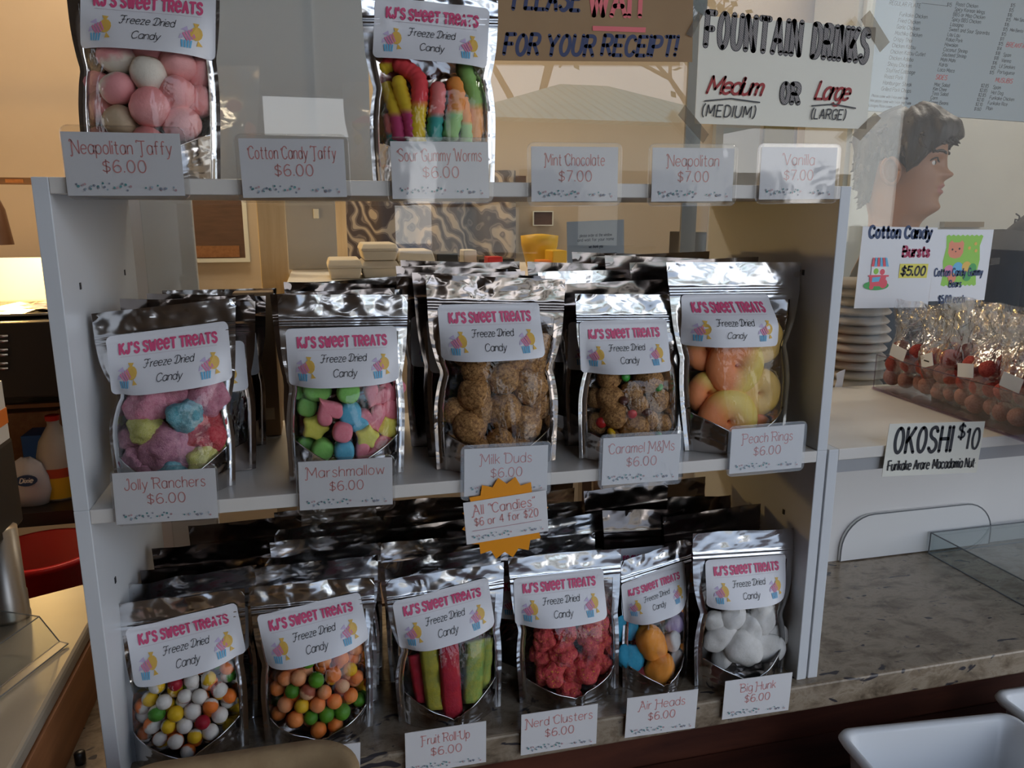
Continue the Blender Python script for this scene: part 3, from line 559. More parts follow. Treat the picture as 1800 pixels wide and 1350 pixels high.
px_bag('FR', 'silver pouch of yellow and red flat candy strips in the bottom row', Z0, (677, 1020), (886, 990), (702, 1288), (880, 1270), y0=.036, lab=((786, 1094), 8), pL=.12, pR=.04, vL=.5, Tf=.024)
px_bag('NC', 'silver pouch of red bumpy candy clusters in the bottom row', Z0, (893, 982), (1091, 964), (914, 1238), (1086, 1240), y0=.036, lab=((993, 1063), 0), pL=.06, pR=.03, Tf=.024)
px_bag('AH', 'slanted silver pouch of orange and blue puffs in the bottom row', Z0, (1091, 988), (1216, 946), (1094, 1228), (1206, 1210), y0=.036, lab=((1162, 1054), 13, .079, .05), pL=.03, pR=.03, Tf=.024)
px_bag('BH', 'silver pouch of smooth white nougat puffs, rightmost in the bottom row', Z0, (1217, 938), (1400, 930), (1222, 1192), (1374, 1198), y0=.018, lean=.01, Tb=.014, lab=((1320, 1026), -1.5, .104, .054), pL=.1, pR=.1, vL=.48, vR=.42, Tf=.024)
px_bag('TF', 'silver pouch of pink puffed taffy balls, leftmost on the top board', Z2, (110, -75), (386, -70), (150, 322), (388, 322), y0=.036, lab=((256, 32), -2), pL=.06, pR=.04, Tf=.032, Tb=.02, lean=.015)
px_bag('WM', 'silver pouch of sour gummy worms standing on the top board', Z2, (634, -12), (876, -10), (656, 328), (869, 328), y0=.036, lab=((764, 52), -2.6), pL=.07, pR=.07, Tf=.025, lean=.015)

# pouches queued behind the front ones: three kinds, copied with all their parts
def copy_tree(o, parent=None):
    c_ = o.copy(); C.objects.link(c_)
    if parent: c_.parent = parent
    for ch in list(o.children): copy_tree(ch, c_)
    return c_
PRO = []
for i, (fo, dz) in enumerate((('silver_foil', .004), ('shaded_foil', -.003), ('silver_foil', .0), ('shaded_foil', .002))):
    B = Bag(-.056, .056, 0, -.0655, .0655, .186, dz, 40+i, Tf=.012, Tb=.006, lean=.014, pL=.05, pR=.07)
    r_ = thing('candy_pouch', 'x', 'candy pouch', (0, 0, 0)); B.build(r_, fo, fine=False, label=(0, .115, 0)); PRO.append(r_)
used = set()
def queue(key, what, z, items):
    B = BAGS[key]
    for n, (y, dx, sc, rz, p) in enumerate(items):
        o = PRO[p] if p not in used else copy_tree(PRO[p]); used.add(p)
        k = (B.W1/.131)*sc; kz = B.H/.186*sc
        o.location = (B.loc.x+B.cx1*.5+dx, y, z+.0006); o.scale = (k, 1, kz); o.rotation_euler = (0, 0, rz)
        tag(o, f'silver pouch {ORD[n]} behind the front {what}', 'candy pouch', 'pouches queued behind the front ones')
def q(n, y0, dy, dx, sc=1.0, s0=0):
    r_ = random.Random(n*31+int(y0*1000)+s0)
    return [(y0+dy*i, dx*(i+1)/n+r_.uniform(-.007, .007), sc*r_.uniform(.975, 1.025), r_.uniform(-.06, .06), r_.choice((0, 1, 1, 2, 3, 3))) for i in range(n)]
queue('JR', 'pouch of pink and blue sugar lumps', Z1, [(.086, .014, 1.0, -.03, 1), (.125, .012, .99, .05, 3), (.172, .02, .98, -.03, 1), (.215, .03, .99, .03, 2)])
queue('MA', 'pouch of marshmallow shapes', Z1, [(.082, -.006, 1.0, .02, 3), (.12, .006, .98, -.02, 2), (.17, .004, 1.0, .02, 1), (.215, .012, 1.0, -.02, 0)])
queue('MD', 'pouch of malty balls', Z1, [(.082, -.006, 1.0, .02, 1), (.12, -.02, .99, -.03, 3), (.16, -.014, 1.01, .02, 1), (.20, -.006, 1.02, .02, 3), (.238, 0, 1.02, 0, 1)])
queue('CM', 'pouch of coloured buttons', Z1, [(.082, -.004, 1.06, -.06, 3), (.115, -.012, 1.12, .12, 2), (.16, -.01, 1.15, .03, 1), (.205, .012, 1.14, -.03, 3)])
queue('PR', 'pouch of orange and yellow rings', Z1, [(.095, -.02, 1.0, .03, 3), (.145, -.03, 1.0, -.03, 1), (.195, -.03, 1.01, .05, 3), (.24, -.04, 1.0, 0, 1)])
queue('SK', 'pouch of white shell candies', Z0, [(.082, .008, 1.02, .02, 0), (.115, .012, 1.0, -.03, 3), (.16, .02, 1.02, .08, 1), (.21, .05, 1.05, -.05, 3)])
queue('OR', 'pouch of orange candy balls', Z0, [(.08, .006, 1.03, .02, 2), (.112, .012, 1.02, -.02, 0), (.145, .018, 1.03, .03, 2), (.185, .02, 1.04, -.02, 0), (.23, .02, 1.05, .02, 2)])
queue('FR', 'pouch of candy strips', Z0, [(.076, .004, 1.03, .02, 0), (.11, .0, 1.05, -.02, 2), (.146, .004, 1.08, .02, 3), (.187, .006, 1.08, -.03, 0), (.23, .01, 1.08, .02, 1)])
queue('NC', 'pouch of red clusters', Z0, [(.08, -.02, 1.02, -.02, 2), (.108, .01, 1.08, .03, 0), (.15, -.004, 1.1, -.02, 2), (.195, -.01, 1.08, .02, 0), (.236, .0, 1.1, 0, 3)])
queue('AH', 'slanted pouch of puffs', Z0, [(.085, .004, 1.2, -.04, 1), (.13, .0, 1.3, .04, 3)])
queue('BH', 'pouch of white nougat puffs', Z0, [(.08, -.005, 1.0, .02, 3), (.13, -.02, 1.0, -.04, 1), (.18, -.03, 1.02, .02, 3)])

qa, qb = at(424, 735, 'y', .20), at(478, 515, 'y', .20)
o = G().box((0, 0, 0), (qb.x-qa.x, .05, qb.z-H)).ob('kraft_carton', 'kraft_paper', loc=(qa.x, .205, H+.0006), bevel=.001); tag(o, 'brown kraft carton standing between the sugar lump and marshmallow pouches', 'carton')
G().box((.004, -.0006, .02), (qb.x-qa.x-.006, 0, .034)).ob('paper_tape', 'pale_wood', o)
# ================================================================== SWEETS
MESH = {}
def ico(sub, fn=None, sc=(1, 1, 1)):
    bm = bmesh.new(); bmesh.ops.create_icosphere(bm, subdivisions=sub, radius=1)
    for v in bm.verts:
        k = fn(v.co.normalized()) if fn else 1
        v.co = Vector((v.co.x*sc[0], v.co.y*sc[1], v.co.z*sc[2]))*k
    me = bpy.data.meshes.new('sweet'); bm.to_mesh(me); bm.free(); me.polygons.foreach_set('use_smooth', [True]*len(me.polygons)); return me
def prism_me(poly, dep, bev=.16):
    """rounded puffy extrusion of an outline, about 1 in size"""
    rings = []
    for t, y in ((0, -dep), (.6, -dep), (.85, -dep*.93), (.97, -dep*.6), (1, 0), (.97, dep*.6), (.85, dep*.93), (.6, dep), (0, dep)):
        rings.append([Vector((x*max(t, .01), y, z*max(t, .01))) for x, z in poly])
    g = G().loft(rings, True); me = bpy.data.meshes.new('sweet'); me.from_pydata([tuple(v) for v in g.v], [], g.f); me.polygons.foreach_set('use_smooth', [True]*len(me.polygons)); return me
def star(n=5, ri=.62): return [((1 if i % 2 == 0 else ri)*math.sin(math.pi*i/n), (1 if i % 2 == 0 else ri)*math.cos(math.pi*i/n)) for i in range(2*n)]
def soft(P, it=2):
    for _ in range(it):
        Q = []
        for i in range(len(P)):
            a, b = P[i], P[(i+1) % len(P)]; Q += [(a[0]*.75+b[0]*.25, a[1]*.75+b[1]*.25), (a[0]*.25+b[0]*.75, a[1]*.25+b[1]*.75)]
        P = Q
    return P
def heart():
    P = []
    for i in range(36):
        t = 2*math.pi*i/36; P.append((math.sin(t)**3, (13*math.cos(t)-5*math.cos(2*t)-2*math.cos(3*t)-math.cos(4*t))/15))
    return P
def rough_fn(seed, a1, f1, a2=0, f2=1): return lambda n: 1+a1*noise.noise(n*f1+Vector((seed, 0, 0)))+a2*noise.noise(n*f2+Vector((0, seed, 0)))
def bumpy(seed):
    r_ = random.Random(seed); pts = [Vector((r_.gauss(0, 1), r_.gauss(0, 1), r_.gauss(0, 1))).normalized() for _ in range(46)]
    def fn(n):
        d = max(n.dot(p) for p in pts); return .82+.24*max(0, (d-.9)/.1)**.6+.22*noise.noise(n*1.3+Vector((seed, 0, 0)))
    return fn
def ring_me():
    g = G(); R0, r0 = .53, .50; n = 36; k = 14
    rings = [[Vector(((R0+r0*math.cos(2*math.pi*j/k)*(1.0))*math.cos(2*math.pi*i/n), r0*1.05*math.sin(2*math.pi*j/k), (R0+r0*math.cos(2*math.pi*j/k))*math.sin(2*math.pi*i/n))) for j in range(k)] for i in range(n+1)]
    g.loft(rings, False); me = bpy.data.meshes.new('sweet'); me.from_pydata([tuple(v) for v in g.v], [], g.f); me.polygons.foreach_set('use_smooth', [True]*len(me.polygons)); return me
def lobes(n):   # two fused puffs
    a = Vector((0, 0, .48)); return None
SH = {
 'ball': lambda k: ico(3, rough_fn(k*3.1, .05, 1.5)), 'puff': lambda k: ico(3, rough_fn(k*2.7, .13, 1.1, .03, 4), (1, .95, .93)), 'rock': lambda k: ico(4, rough_fn(k*5.3, .34, 1.4, .10, 4.5)),
 'dud': lambda k: ico(4, rough_fn(k*4.1, .14, 1.3, .07, 6)), 'cluster': lambda k: ico(5, bumpy(k+3)), 'blob': lambda k: ico(4, rough_fn(k*2.2, .24, 1.2, .02, 5), (.86, .8, 1.12)),
 'star': lambda k: prism_me(soft(star(), 2), .55), 'heart': lambda k: prism_me(heart(), .55), 'cube': lambda k: prism_me(soft([(.8, .8), (-.8, .8), (-.8, -.8), (.8, -.8)], 3), .8), 'oval': lambda k: prism_me([(math.cos(t*math.pi/12), .78*math.sin(t*math.pi/12)) for t in range(24)], .6),
 'lens': lambda k: ico(3, None, (1, .62, 1)), 'ring': lambda k: ring_me()}
def sweet_mesh(shape, m_, k):
    key = (shape, m_, k)
    if key not in MESH:
        me = SH[shape](k); me.materials.append(M[m_]); MESH[key] = me
    return MESH[key]
class Pile:
    def __init__(s, key, where, group): s.B = BAGS[key]; s.where = where; s.group = group; s.L = []
    def yfront(s, x, z):
        B = s.B; lx, lz = x-B.loc.x, z-B.loc.z; v = max(.01, min(.99, lz/B.H)); cx = B.cx0+(B.cx1-B.cx0)*v; u = max(-.8, min(.8, (lx-cx)/B.hw(lx-cx, v)))
        return B.loc.y+max(B.front(u+e1, v+e2).y for e1 in (-.08, 0, .08) for e2 in (-.03, 0, .03)), B.loc.y+B.back(u, v).y
    def px(s, x, y, r, shape, m_, desc, name, layer=0, rot=None, asp=(1, 1, 1), roll=None):
        yy = s.B.loc.y
        for _ in range(3):
            p = at(x, y, 'y', yy); r_ = r*depth(p)/F; f_, b_ = s.yfront(p.x, p.z); gp = max(.006, b_-f_); ry = min(r_, gp*.47); yy = min(f_+ry*(1+.9*layer)+.0012, b_-ry*.6); yy = max(yy, f_+ry+.0008)
        s.put(at(x, y, 'y', yy), r_, b_-f_, shape, m_, desc, name, rot, asp, roll)
    def put(s, p, r_, gap, shape, m_, desc, name, rot=None, asp=(1, 1, 1), roll=None, label=None):
        me = sweet_mesh(shape, m_, len(s.L) % 4); o = bpy.data.objects.new(name, me); C.objects.link(o); o.location = p
        ry = min(r_, max(.003, gap*.47))
        if roll is None and r_ > gap*.47: roll = R.uniform(0, 6.28)
        if roll is not None: o.rotation_euler = (0, roll, 0); o.scale = (r_*asp[0], ry*asp[1], r_*asp[2])
        else:
            o.scale = (r_*asp[0], r_*asp[1], r_*asp[2]); o.rotation_euler = rot or (R.uniform(0, 6.28), R.uniform(0, 6.28), R.uniform(0, 6.28))
        s.L.append((o, desc)); o['category'] = 'candy'
        o['group'] = s.group
    def mesh(s, o, desc): s.L.append((o, desc)); o['category'] = 'candy'; o['group'] = s.group
    def name(s, share=False):
        by = {}
        for o, d in s.L: by.setdefault(d, []).append(o)
        for d, L in by.items():
            if len(L) == 1: L[0]['label'] = f'the one {d} in the {s.where}'
            elif share or len(L) > 12:
                for o in L: o['label'] = f'{d} in the {s.where}'; o['group'] = f'{d} in the {s.where}'
            else:
                L.sort(key=lambda o: (round(((o.location-CAM).dot(_r)/(o.location-CAM).dot(_f)), 4)))
                for i, o in enumerate(L): o['label'] = f'{d}, {ORD[i]} of {len(L)} counted from left, in the {s.where}'

# taffy
P = Pile('TF', 'top left pouch', 'puffed taffy balls in the top left pouch')
for x, y, r, m_, d, l in ((205, 101, 32, 'taffy_mixed', 'pink and white taffy ball', 0), (262, 88, 33, 'taffy_pink', 'pink taffy ball', .3), (312, 114, 32, 'taffy_pink', 'pink taffy ball', .2), (262, 132, 32, 'taffy_cocoa', 'white and brown taffy ball', 0), (207, 155, 30, 'taffy_mixed', 'pink and white taffy ball', 0), (311, 164, 31, 'taffy_pink', 'pink taffy ball', .15), (263, 188, 36, 'taffy_pink', 'pink taffy ball', 0), (321, 219, 32, 'taffy_pink', 'pink taffy ball', 0),
        (170, 152, 28, 'taffy_pink', 'pink taffy ball', .8), (178, 190, 29, 'taffy_pink', 'pink taffy ball', .8), (212, 214, 30, 'taffy_brown', 'brown taffy ball', .3), (168, 98, 28, 'taffy_brown', 'brown taffy ball', .8), (352, 128, 28, 'taffy_pink', 'pink taffy ball', .9), (350, 180, 28, 'taffy_pink', 'pink taffy ball', .9), (225, 60, 30, 'taffy_pink', 'pink taffy ball', .9), (180, 250, 28, 'taffy_mixed', 'pink and white taffy ball', .5), (262, 252, 30, 'taffy_pink', 'pink taffy ball', .5), (310, 60, 30, 'taffy_pink', 'pink taffy ball', .9)):
    P.px(x, y, r, 'puff', m_, d, 'taffy_ball', l)
P.name()
# worms: tapering ridged tubes
P = Pile('WM', 'worm pouch', 'sour gummy worms')
for pts, r, m_, d, l in (([(692, 108), (716, 122), (735, 140), (738, 168), (735, 196), (733, 222), (735, 256)], 15, 'worm_red_yellow', 'red and yellow gummy worm', 0), ([(699, 136), (706, 164), (716, 192), (722, 216), (724, 246)], 13, 'worm_yellow_plum', 'yellow and plum gummy worm', .2), ([(676, 146), (690, 180), (699, 212), (703, 250)], 13, 'worm_yellow_plum', 'yellow and plum gummy worm', .5),
        ([(770, 148), (769, 180), (765, 212), (763, 250)], 14, 'worm_pink_teal', 'pink and teal gummy worm', .1), ([(796, 140), (803, 170), (798, 205), (789, 248)], 15, 'worm_orange_green', 'orange and light green gummy worm', 0), ([(812, 112), (824, 146), (832, 180), (834, 212), (832, 250)], 15, 'worm_green_orange', 'green and orange gummy worm', .5), ([(846, 118), (840, 155), (836, 195), (842, 240)], 13, 'worm_green_orange', 'green and orange gummy worm', .8),
        ([(812, 170), (818, 210), (820, 255)], 11, 'worm_orange_green', 'orange and light green gummy worm', .9), ([(668, 124), (684, 112), (700, 104), (716, 108)], 14, 'worm_red_yellow', 'red and yellow gummy worm', .5), ([(684, 200), (690, 235), (700, 262)], 12, 'worm_pink_teal', 'pink and teal gummy worm', 1.)):
    Q = _cr([Vector(p) for p in pts], 7); W3 = []; rad = []
    for i, q_ in enumerate(Q):
        yy = P.B.loc.y
        for _ in range(2):
            p = at(q_.x, q_.y, 'y', yy); r_ = r*depth(p)/F; f_, b_ = P.yfront(p.x, p.z); yy = f_+r_*(1+.9*l)+.001
        W3.append(at(q_.x, q_.y, 'y', yy)); t = i/(len(Q)-1); rad.append(r_*(1+.09*math.sin(i*2.4))*math.sqrt(max(.03, 1-max(0, 1-t/.10)**2))*math.sqrt(max(.03, 1-max(0, (t-.93)/.07)**2)))
    c0 = sum(W3, Vector())/len(W3); o = G().tube([p-c0 for p in W3], rad, 12).ob('gummy_worm', m_, smooth=True, loc=c0); P.mesh(o, d)
P.name()
# sugar lumps
P = Pile('JR', 'sugar lump pouch', 'large sugar lumps')
for x, y, r, m_, d, l in ((262, 712, 36, 'rock_pink', 'pink sugar lump', .1), (362, 700, 34, 'rock_pink', 'pink sugar lump', .1), (327, 731, 31, 'rock_teal', 'teal blue sugar lump', 0), (258, 754, 28, 'rock_yellow', 'pale yellow sugar lump', 0), (360, 761, 35, 'rock_red', 'red sugar lump', 0), (296, 788, 44, 'rock_mauve', 'mauve sugar lump', 0), (352, 806, 27, 'rock_yellow', 'pale yellow sugar lump', 0), (306, 832, 28, 'rock_teal', 'teal blue sugar lump', 0),
        (306, 694, 32, 'rock_pink', 'pink sugar lump', .6), (246, 806, 28, 'rock_mauve', 'mauve sugar lump', .5), (376, 794, 22, 'rock_yellow', 'pale yellow sugar lump', .4), (378, 735, 22, 'rock_red', 'red sugar lump', .6), (378, 692, 22, 'rock_mauve', 'mauve sugar lump', .6), (232, 770, 22, 'rock_mauve', 'mauve sugar lump', .6), (230, 660, 26, 'rock_red', 'red sugar lump', .6), (262, 836, 26, 'rock_mauve', 'mauve sugar lump', .3), (268, 655, 26, 'rock_red', 'red sugar lump', 1)):
    P.px(x, y, r*1.03, 'rock', m_, d, 'sugar_lump', l)
P.name()
# marshmallow shapes
P = Pile('MA', 'marshmallow pouch', 'pastel marshmallow shapes')
for x, y, r, sh, c_, l, ro in ((558, 686, 25, 'oval', 'green', 0, .1), (612, 688, 25, 'cube', 'green', 0, .2), (660, 694, 25, 'heart', 'pink', 0, .5), (690, 688, 24, 'heart', 'pink', .5, 0), (578, 723, 26, 'heart', 'pink', 0, 2.6), (615, 726, 25, 'cube', 'blue', .5, .1), (655, 733, 26, 'heart', 'pink', .1, -.3), (554, 751, 28, 'star', 'yellow', 0, .4), (602, 759, 22, 'cube', 'pink', -.05, .3), (645, 767, 25, 'star', 'yellow', -.02, .2), (683, 752, 26, 'star', 'yellow', .5, .9), (567, 790, 24, 'cube', 'green', 0, .7), (605, 792, 22, 'cube', 'blue', 0, .05), (642, 797, 24, 'heart', 'pink', .1, .8), (674, 782, 22, 'oval', 'pink', .3, .3), (541, 786, 22, 'oval', 'green', .6, 1), (540, 714, 22, 'cube', 'green', .8, .3), (530, 690, 18, 'oval', 'green', .8, 0), (586, 660, 22, 'cube', 'pink', .8, .2), (640, 656, 22, 'oval', 'yellow', .9, .2), (590, 820, 20, 'cube', 'yellow', .3, .4), (640, 822, 20, 'oval', 'pink', .3, .2), (632, 745, 20, 'cube', 'blue', 1., .5), (690, 720, 22, 'oval', 'pink', .7, .3)):
    P.px(x, y, r, sh, 'mallow_'+c_, f"{c_} {dict(oval='rounded', cube='square', heart='heart', star='star')[sh]} marshmallow", 'marshmallow_shape', l, roll=ro)
P.name()
# malty balls
P = Pile('MD', 'pouch of large malty balls', 'large brown malty balls')
for x, y, r, l in ((884, 664, 30, 0), (931, 680, 32, 0), (886, 722, 33, 0), (922, 744, 31, 0), (833, 692, 30, 0), (826, 750, 31, 0), (838, 650, 27, .3), (878, 780, 28, 0), (848, 720, 26, .6), (940, 645, 28, .4), (900, 632, 26, .6), (846, 790, 26, .1), (918, 786, 26, .3), (952, 712, 24, .7), (800, 722, 24, .8), (820, 620, 26, .9), (950, 610, 26, .9), (800, 780, 24, .5)):
    P.px(x, y, r, 'dud', 'dud', 'brown malty ball', 'malty_ball', l)
P.name()
P = Pile('CM', 'pouch of coloured buttons', 'small brown balls and coloured buttons')
for x, y, r, l in ((1071, 700, 24, 0), (1080, 729, 25, 0), (1155, 703, 21, 0), (1122, 712, 18, .3), (1114, 755, 27, 0), (1070, 664, 22, .1), (1139, 668, 25, 0), (1050, 745, 20, .5), (1140, 738, 18, .6), (1048, 700, 18, .8), (1110, 690, 20, .8), (1160, 745, 20, .5), (1080, 778, 20, .3), (1140, 775, 18, .3)):
    P.px(x, y, r, 'dud', 'dud', 'brown nutty ball', 'nutty_ball', l)
for x, y, r, c_ in ((1100, 662, 9, 'green'), (1057, 743, 10, 'red'), (1111, 728, 9, 'red'), (1075, 761, 10, 'yellow'), (1157, 681, 9, 'green'), (1144, 772, 9, 'yellow'), (1137, 725, 10, 'brown'), (1096, 704, 9, 'brown'), (1158, 766, 9, 'green'), (1040, 768, 9, 'brown')):
    P.px(x, y, r, 'lens', 'button_'+c_, f'{c_} candy button', 'candy_button', -.1)
P.name()
P = Pile('PR', 'pouch of rings', 'peach coloured candy rings')
for x, y, r, m_, d, l, ro in ((1292, 642, 54, 'ring_peach', 'orange and yellow candy ring', 0, 1.9), (1278, 740, 57, 'ring_peach', 'orange and yellow candy ring', 0, .7), (1240, 612, 40, 'ring_peach', 'orange and yellow candy ring', .5, 0), (1338, 598, 42, 'ring_yellow', 'yellow candy ring', .4, .4), (1332, 690, 43, 'ring_yellow', 'yellow candy ring', .6, 2.6), (1243, 690, 38, 'ring_peach', 'orange and yellow candy ring', .8, .6), (1300, 560, 40, 'ring_peach', 'orange and yellow candy ring', .8, 0), (1326, 765, 38, 'ring_peach', 'orange and yellow candy ring', .6, 2)):
    P.px(x, y, r, 'ring', m_, d, 'candy_ring', l, roll=ro)
P.name()
def hexfill(P, r_, ztop, kinds, name, layers=2):
    B = P.B; rows = int((ztop-.0)/(r_*1.74))+1
    for la in range(layers):
        for j in range(rows):
            z = .006+r_+j*r_*1.72+la*r_*.5
            v = z/B.H; n = int(B.W0*.9/(2*r_))
            for i in range(-n//2-1, n//2+2):
                x = (i+(j % 2)*.5+la*.4)*2.02*r_+R.uniform(-.2, .2)*r_; zz = z+R.uniform(-.22, .22)*r_
                h_ = B.hw(x, v); cx = B.cx0+(B.cx1-B.cx0)*v
                if abs(x-cx) > h_*.88-r_*.7: continue
                if zz > ztop+.010*math.sin(x*60+1): continue
                u = (x-cx)/h_; vv = zz/B.H
                if vv < B.vb(u)*.8+.01 and la == 0: continue
                fy, by = max(B.front(u+e1, vv+e2).y for e1 in (-.12, 0, .12) for e2 in (-.04, 0, .04)), B.back(u, vv).y
                y = fy+r_*1.0+.0008+la*r_*1.5
                if y > by-r_*.3: y = by-r_*.3
                if la and y-fy < r_*1.6: continue
                m_, d = R.choices(kinds, [k[2] for k in kinds])[0][:2]
                P.put(Vector((B.loc.x+x, B.loc.y+y, B.loc.z+zz)), r_*R.uniform(.88, 1.06), .1, 'ball', m_, d, name)
P = Pile('SK', 'bottom left pouch', 'shell candies'); hexfill(P, .0080, .088, [('shell_orange', 'white and orange shell candy', 5), ('shell_yellow', 'white and yellow shell candy', 4), ('shell_green', 'white and green shell candy', 2), ('shell_red', 'white and dark red shell candy', 2), ('shell_white', 'plain white shell candy', 2)], 'shell_candy'); P.name(True)
P = Pile('OR', 'second bottom pouch', 'candy balls'); hexfill(P, .0082, .094, [('ball_orange', 'orange candy ball', 8), ('ball_peach', 'pale orange candy ball', 6), ('ball_green', 'green candy ball', 4), ('ball_yellow', 'yellow candy ball', 2), ('ball_brown', 'cracked brown candy ball', 2)], 'candy_ball'); P.name(True)
# flat strips
P = Pile('FR', 'strip pouch', 'flat candy strips')
for (xa, ya), (xb, yb), wpx, m_, d, l in (((754, 1140), (766, 1244), 34, 'strip_yellow', 'yellow green candy strip', .2), ((788, 1132), (796, 1262), 36, 'strip_red', 'red candy strip', 0), ((836, 1125), (830, 1232), 36, 'strip_lime', 'lime green candy strip', .1), ((858, 1120), (850, 1210), 22, 'strip_lime', 'lime green candy strip', .6), ((728, 1150), (742, 1232), 24, 'strip_red', 'red candy strip', .8)):
    rings = []
    for t in lin(0, 1, 16):
        x, y = xa+(xb-xa)*t, ya+(yb-ya)*t; yy = P.B.loc.y
        for _ in range(2):
            p = at(x, y, 'y', yy); k = depth(p)/F; f_, b_ = P.yfront(p.x, p.z); yy = f_+.0035+.005*l
        p = at(x, y, 'y', yy); hw_ = wpx*.5*k; th = .0022; wv_ = .0012*math.sin(t*17+xa)
        rings.append([p+Vector((dx*hw_, (dy+.35*(1-dx*dx))*th*1.4*-1+wv_, .0008*math.sin(t*40+dx*3))) for dx, dy in ((-1, 0), (-.6, .7), (0, .9), (.6, .7), (1, 0), (.6, -.7), (0, -.5), (-.6, -.7))])
    c0 = rings[8][0].copy(); o = G().loft([[p-c0 for p in r_] for r_ in rings]).ob('candy_strip', m_, smooth=True, loc=c0); P.mesh(o, d)
P.name()
P = Pile('NC', 'pouch of red clusters', 'red bumpy clusters')
for x, y, r, l in ((955, 1122, 21, 0), (988, 1146, 25, 0), (969, 1181, 27, 0), (1028, 1176, 27, 0), (1000, 1214, 24, 0), (1035, 1118, 24, 0), (994, 1110, 21, .3), (1042, 1146, 20, .3), (950, 1152, 20, .6), (1060, 1166, 18, .7), (940, 1070, 20, .9), (1050, 1090, 22, .8), (960, 1094, 22, .8), (1058, 1122, 20, .9), (1004, 1178, 20, .7)):
    P.px(x, y, r, 'cluster', 'cluster', 'red candy cluster', 'candy_cluster', l)
for i, (o, d) in enumerate(P.L): o['label'] = 'red bumpy candy cluster in the bottom row pouch'; o['group'] = 'red bumpy clusters'
P = Pile('AH', 'slanted pouch', 'smooth coloured puffs')
for x, y, r, m_, d, l in ((1144, 1131, 31, 'air_orange', 'upper orange puff', 0), (1158, 1174, 30, 'air_orange', 'lower orange puff', 0), (1110, 1156, 27, 'air_blue', 'round blue puff', .2), (1100, 1104, 26, 'air_blue', 'tall blue puff', .7), (1183, 1126, 17, 'air_white', 'small white puff', .3), (1184, 1098, 19, 'air_lilac', 'lilac puff', .5), (1190, 1158, 16, 'air_white', 'pale puff at the edge', .5), (1126, 1190, 20, 'rock_red', 'dark red puff', .7)):
    P.px(x, y, r, 'blob', m_, d, 'candy_puff', l, rot=(0, .3, 0))
P.name()
P = Pile('BH', 'nougat pouch', 'white nougat puffs')
for x, y, r, l, ro in ((1264, 1118, 29, .2, -.3), (1284, 1088, 29, .4, .6), (1340, 1086, 27, .3, .2), (1305, 1140, 36, 0, .3), (1347, 1138, 34, .2, .35), (1256, 1094, 24, .9, 0), (1316, 1106, 26, .9, .5), (1368, 1118, 22, .7, .2), (1272, 1152, 22, .7, .8)):
    P.px(x, y, r, 'blob', 'hunk', 'white nougat puff', 'nougat_puff', l, rot=(0, ro, R.uniform(-.4, .4)))
P.name()

# ================================================================== CARDS AND SIGNS
def panel(name, label, cat, corners, y, mat_, th=.0006, group=None, margin=None, rad=.0):
    TL, TR, BL, BR = [at(*c_, 'y', y) for c_ in corners]
    ce = (TL+TR+BL+BR)/4; wd = ((TR-TL).length+(BR-BL).length)/2; ht = ((TL-BL).length+(TR-BR).length)/2
    dx = (TR-TL+BR-BL); roll = math.atan2(dx.z, dx.x)
    r_ = thing(name, label, cat, ce, group, (0, -roll, 0))
    P = rrect(wd, ht, rad) if rad else [(wd/2, ht/2), (-wd/2, ht/2), (-wd/2, -ht/2), (wd/2, -ht/2)]
    G().prism(P, 0, th).ob('card', mat_, r_)
    return r_, wd, ht, Flat(r_, 0)
def sleeve(r_, wd, ht, l=.006, rr_=.006, t=.006, b=.006, dx=0):
    ox, oz = dx, (t-b)/2; P = [(x+ox, z+oz) for x, z in rrect(wd+2*l, ht+t+b, rr_ if rr_ else .003)]
    g = G(); g.prism(P, -.0016, -.0011); g.prism(P, .0012, .0018); g.ob('clear_sleeve', 'sleeve_acrylic', r_)
    g = G(); n = len(P)
    for i in range(n): a_, b_ = P[i], P[(i+1) % n]; g.tube([(a_[0], .0002, a_[1]), (b_[0], .0002, b_[1])], .0007, 5)
    g.ob('sleeve_rim', 'sleeve_acrylic', r_)
def dots(fl, wd, ht, y0, hgt):
    polys = [(m_, disc2(x*wd, y0+(yy-.5)*hgt, .0205*ht*k, 8)) for x, yy, m_, k in CONF]
    fl.shapes('confetti_print', ['dot_teal', 'dot_grey', 'dot_pink', 'dot_sky'], polys)
def price(label, corners, title, cost, y=-.0045, slv=None, fit=None, ink='salmon_ink', flo=0):
    r_, wd, ht, fl = panel('price_card', label, 'price card', corners, y, 'card_paper', group='price cards')
    h_ = ht*.21
    if title: fl.text('title_lettering', ink, title, h_, h_*.085, 0, ht*.16, fit=(fit or .8)*wd, sp=1.1, curl=True)
    if cost: fl.text('price_lettering', ink, cost, h_*.92, h_*.085, 0, -ht*.13, sp=1.3, sx_=1.15)
    dots(fl, wd, ht, -ht*.36, ht*.12)
    if slv is not None: sleeve(r_, wd, ht, **slv)
    return r_
S1 = dict(l=.0035, t=.0035, b=.004)
price('white price card at left end of the top board, below the taffy pouch', [(107, 233), (316, 233), (118, 342), (325, 346)], 'Neapolitan Taffy', '$6.00', slv=dict(l=.002, t=.005, b=.003, dx=.002), fit=.84)
price('white price card between the taffy and gummy worm pouches', [(421, 244), (606, 244), (425, 347), (608, 347)], 'Cotton Candy Taffy', '$6.00', slv=S1, fit=.83)
price('white price card below the gummy worm pouch', [(688, 249), (858, 249), (688, 349), (860, 349)], 'Sour Gummy Worms', '$6.00', slv=S1, fit=.85)
price('white price card right of the gummy worm card, under the kraft sign', [(934, 258), (1086, 258), (934, 354), (1086, 354)], 'Mint Chocolate', '$7.00', slv=S1, fit=.68)
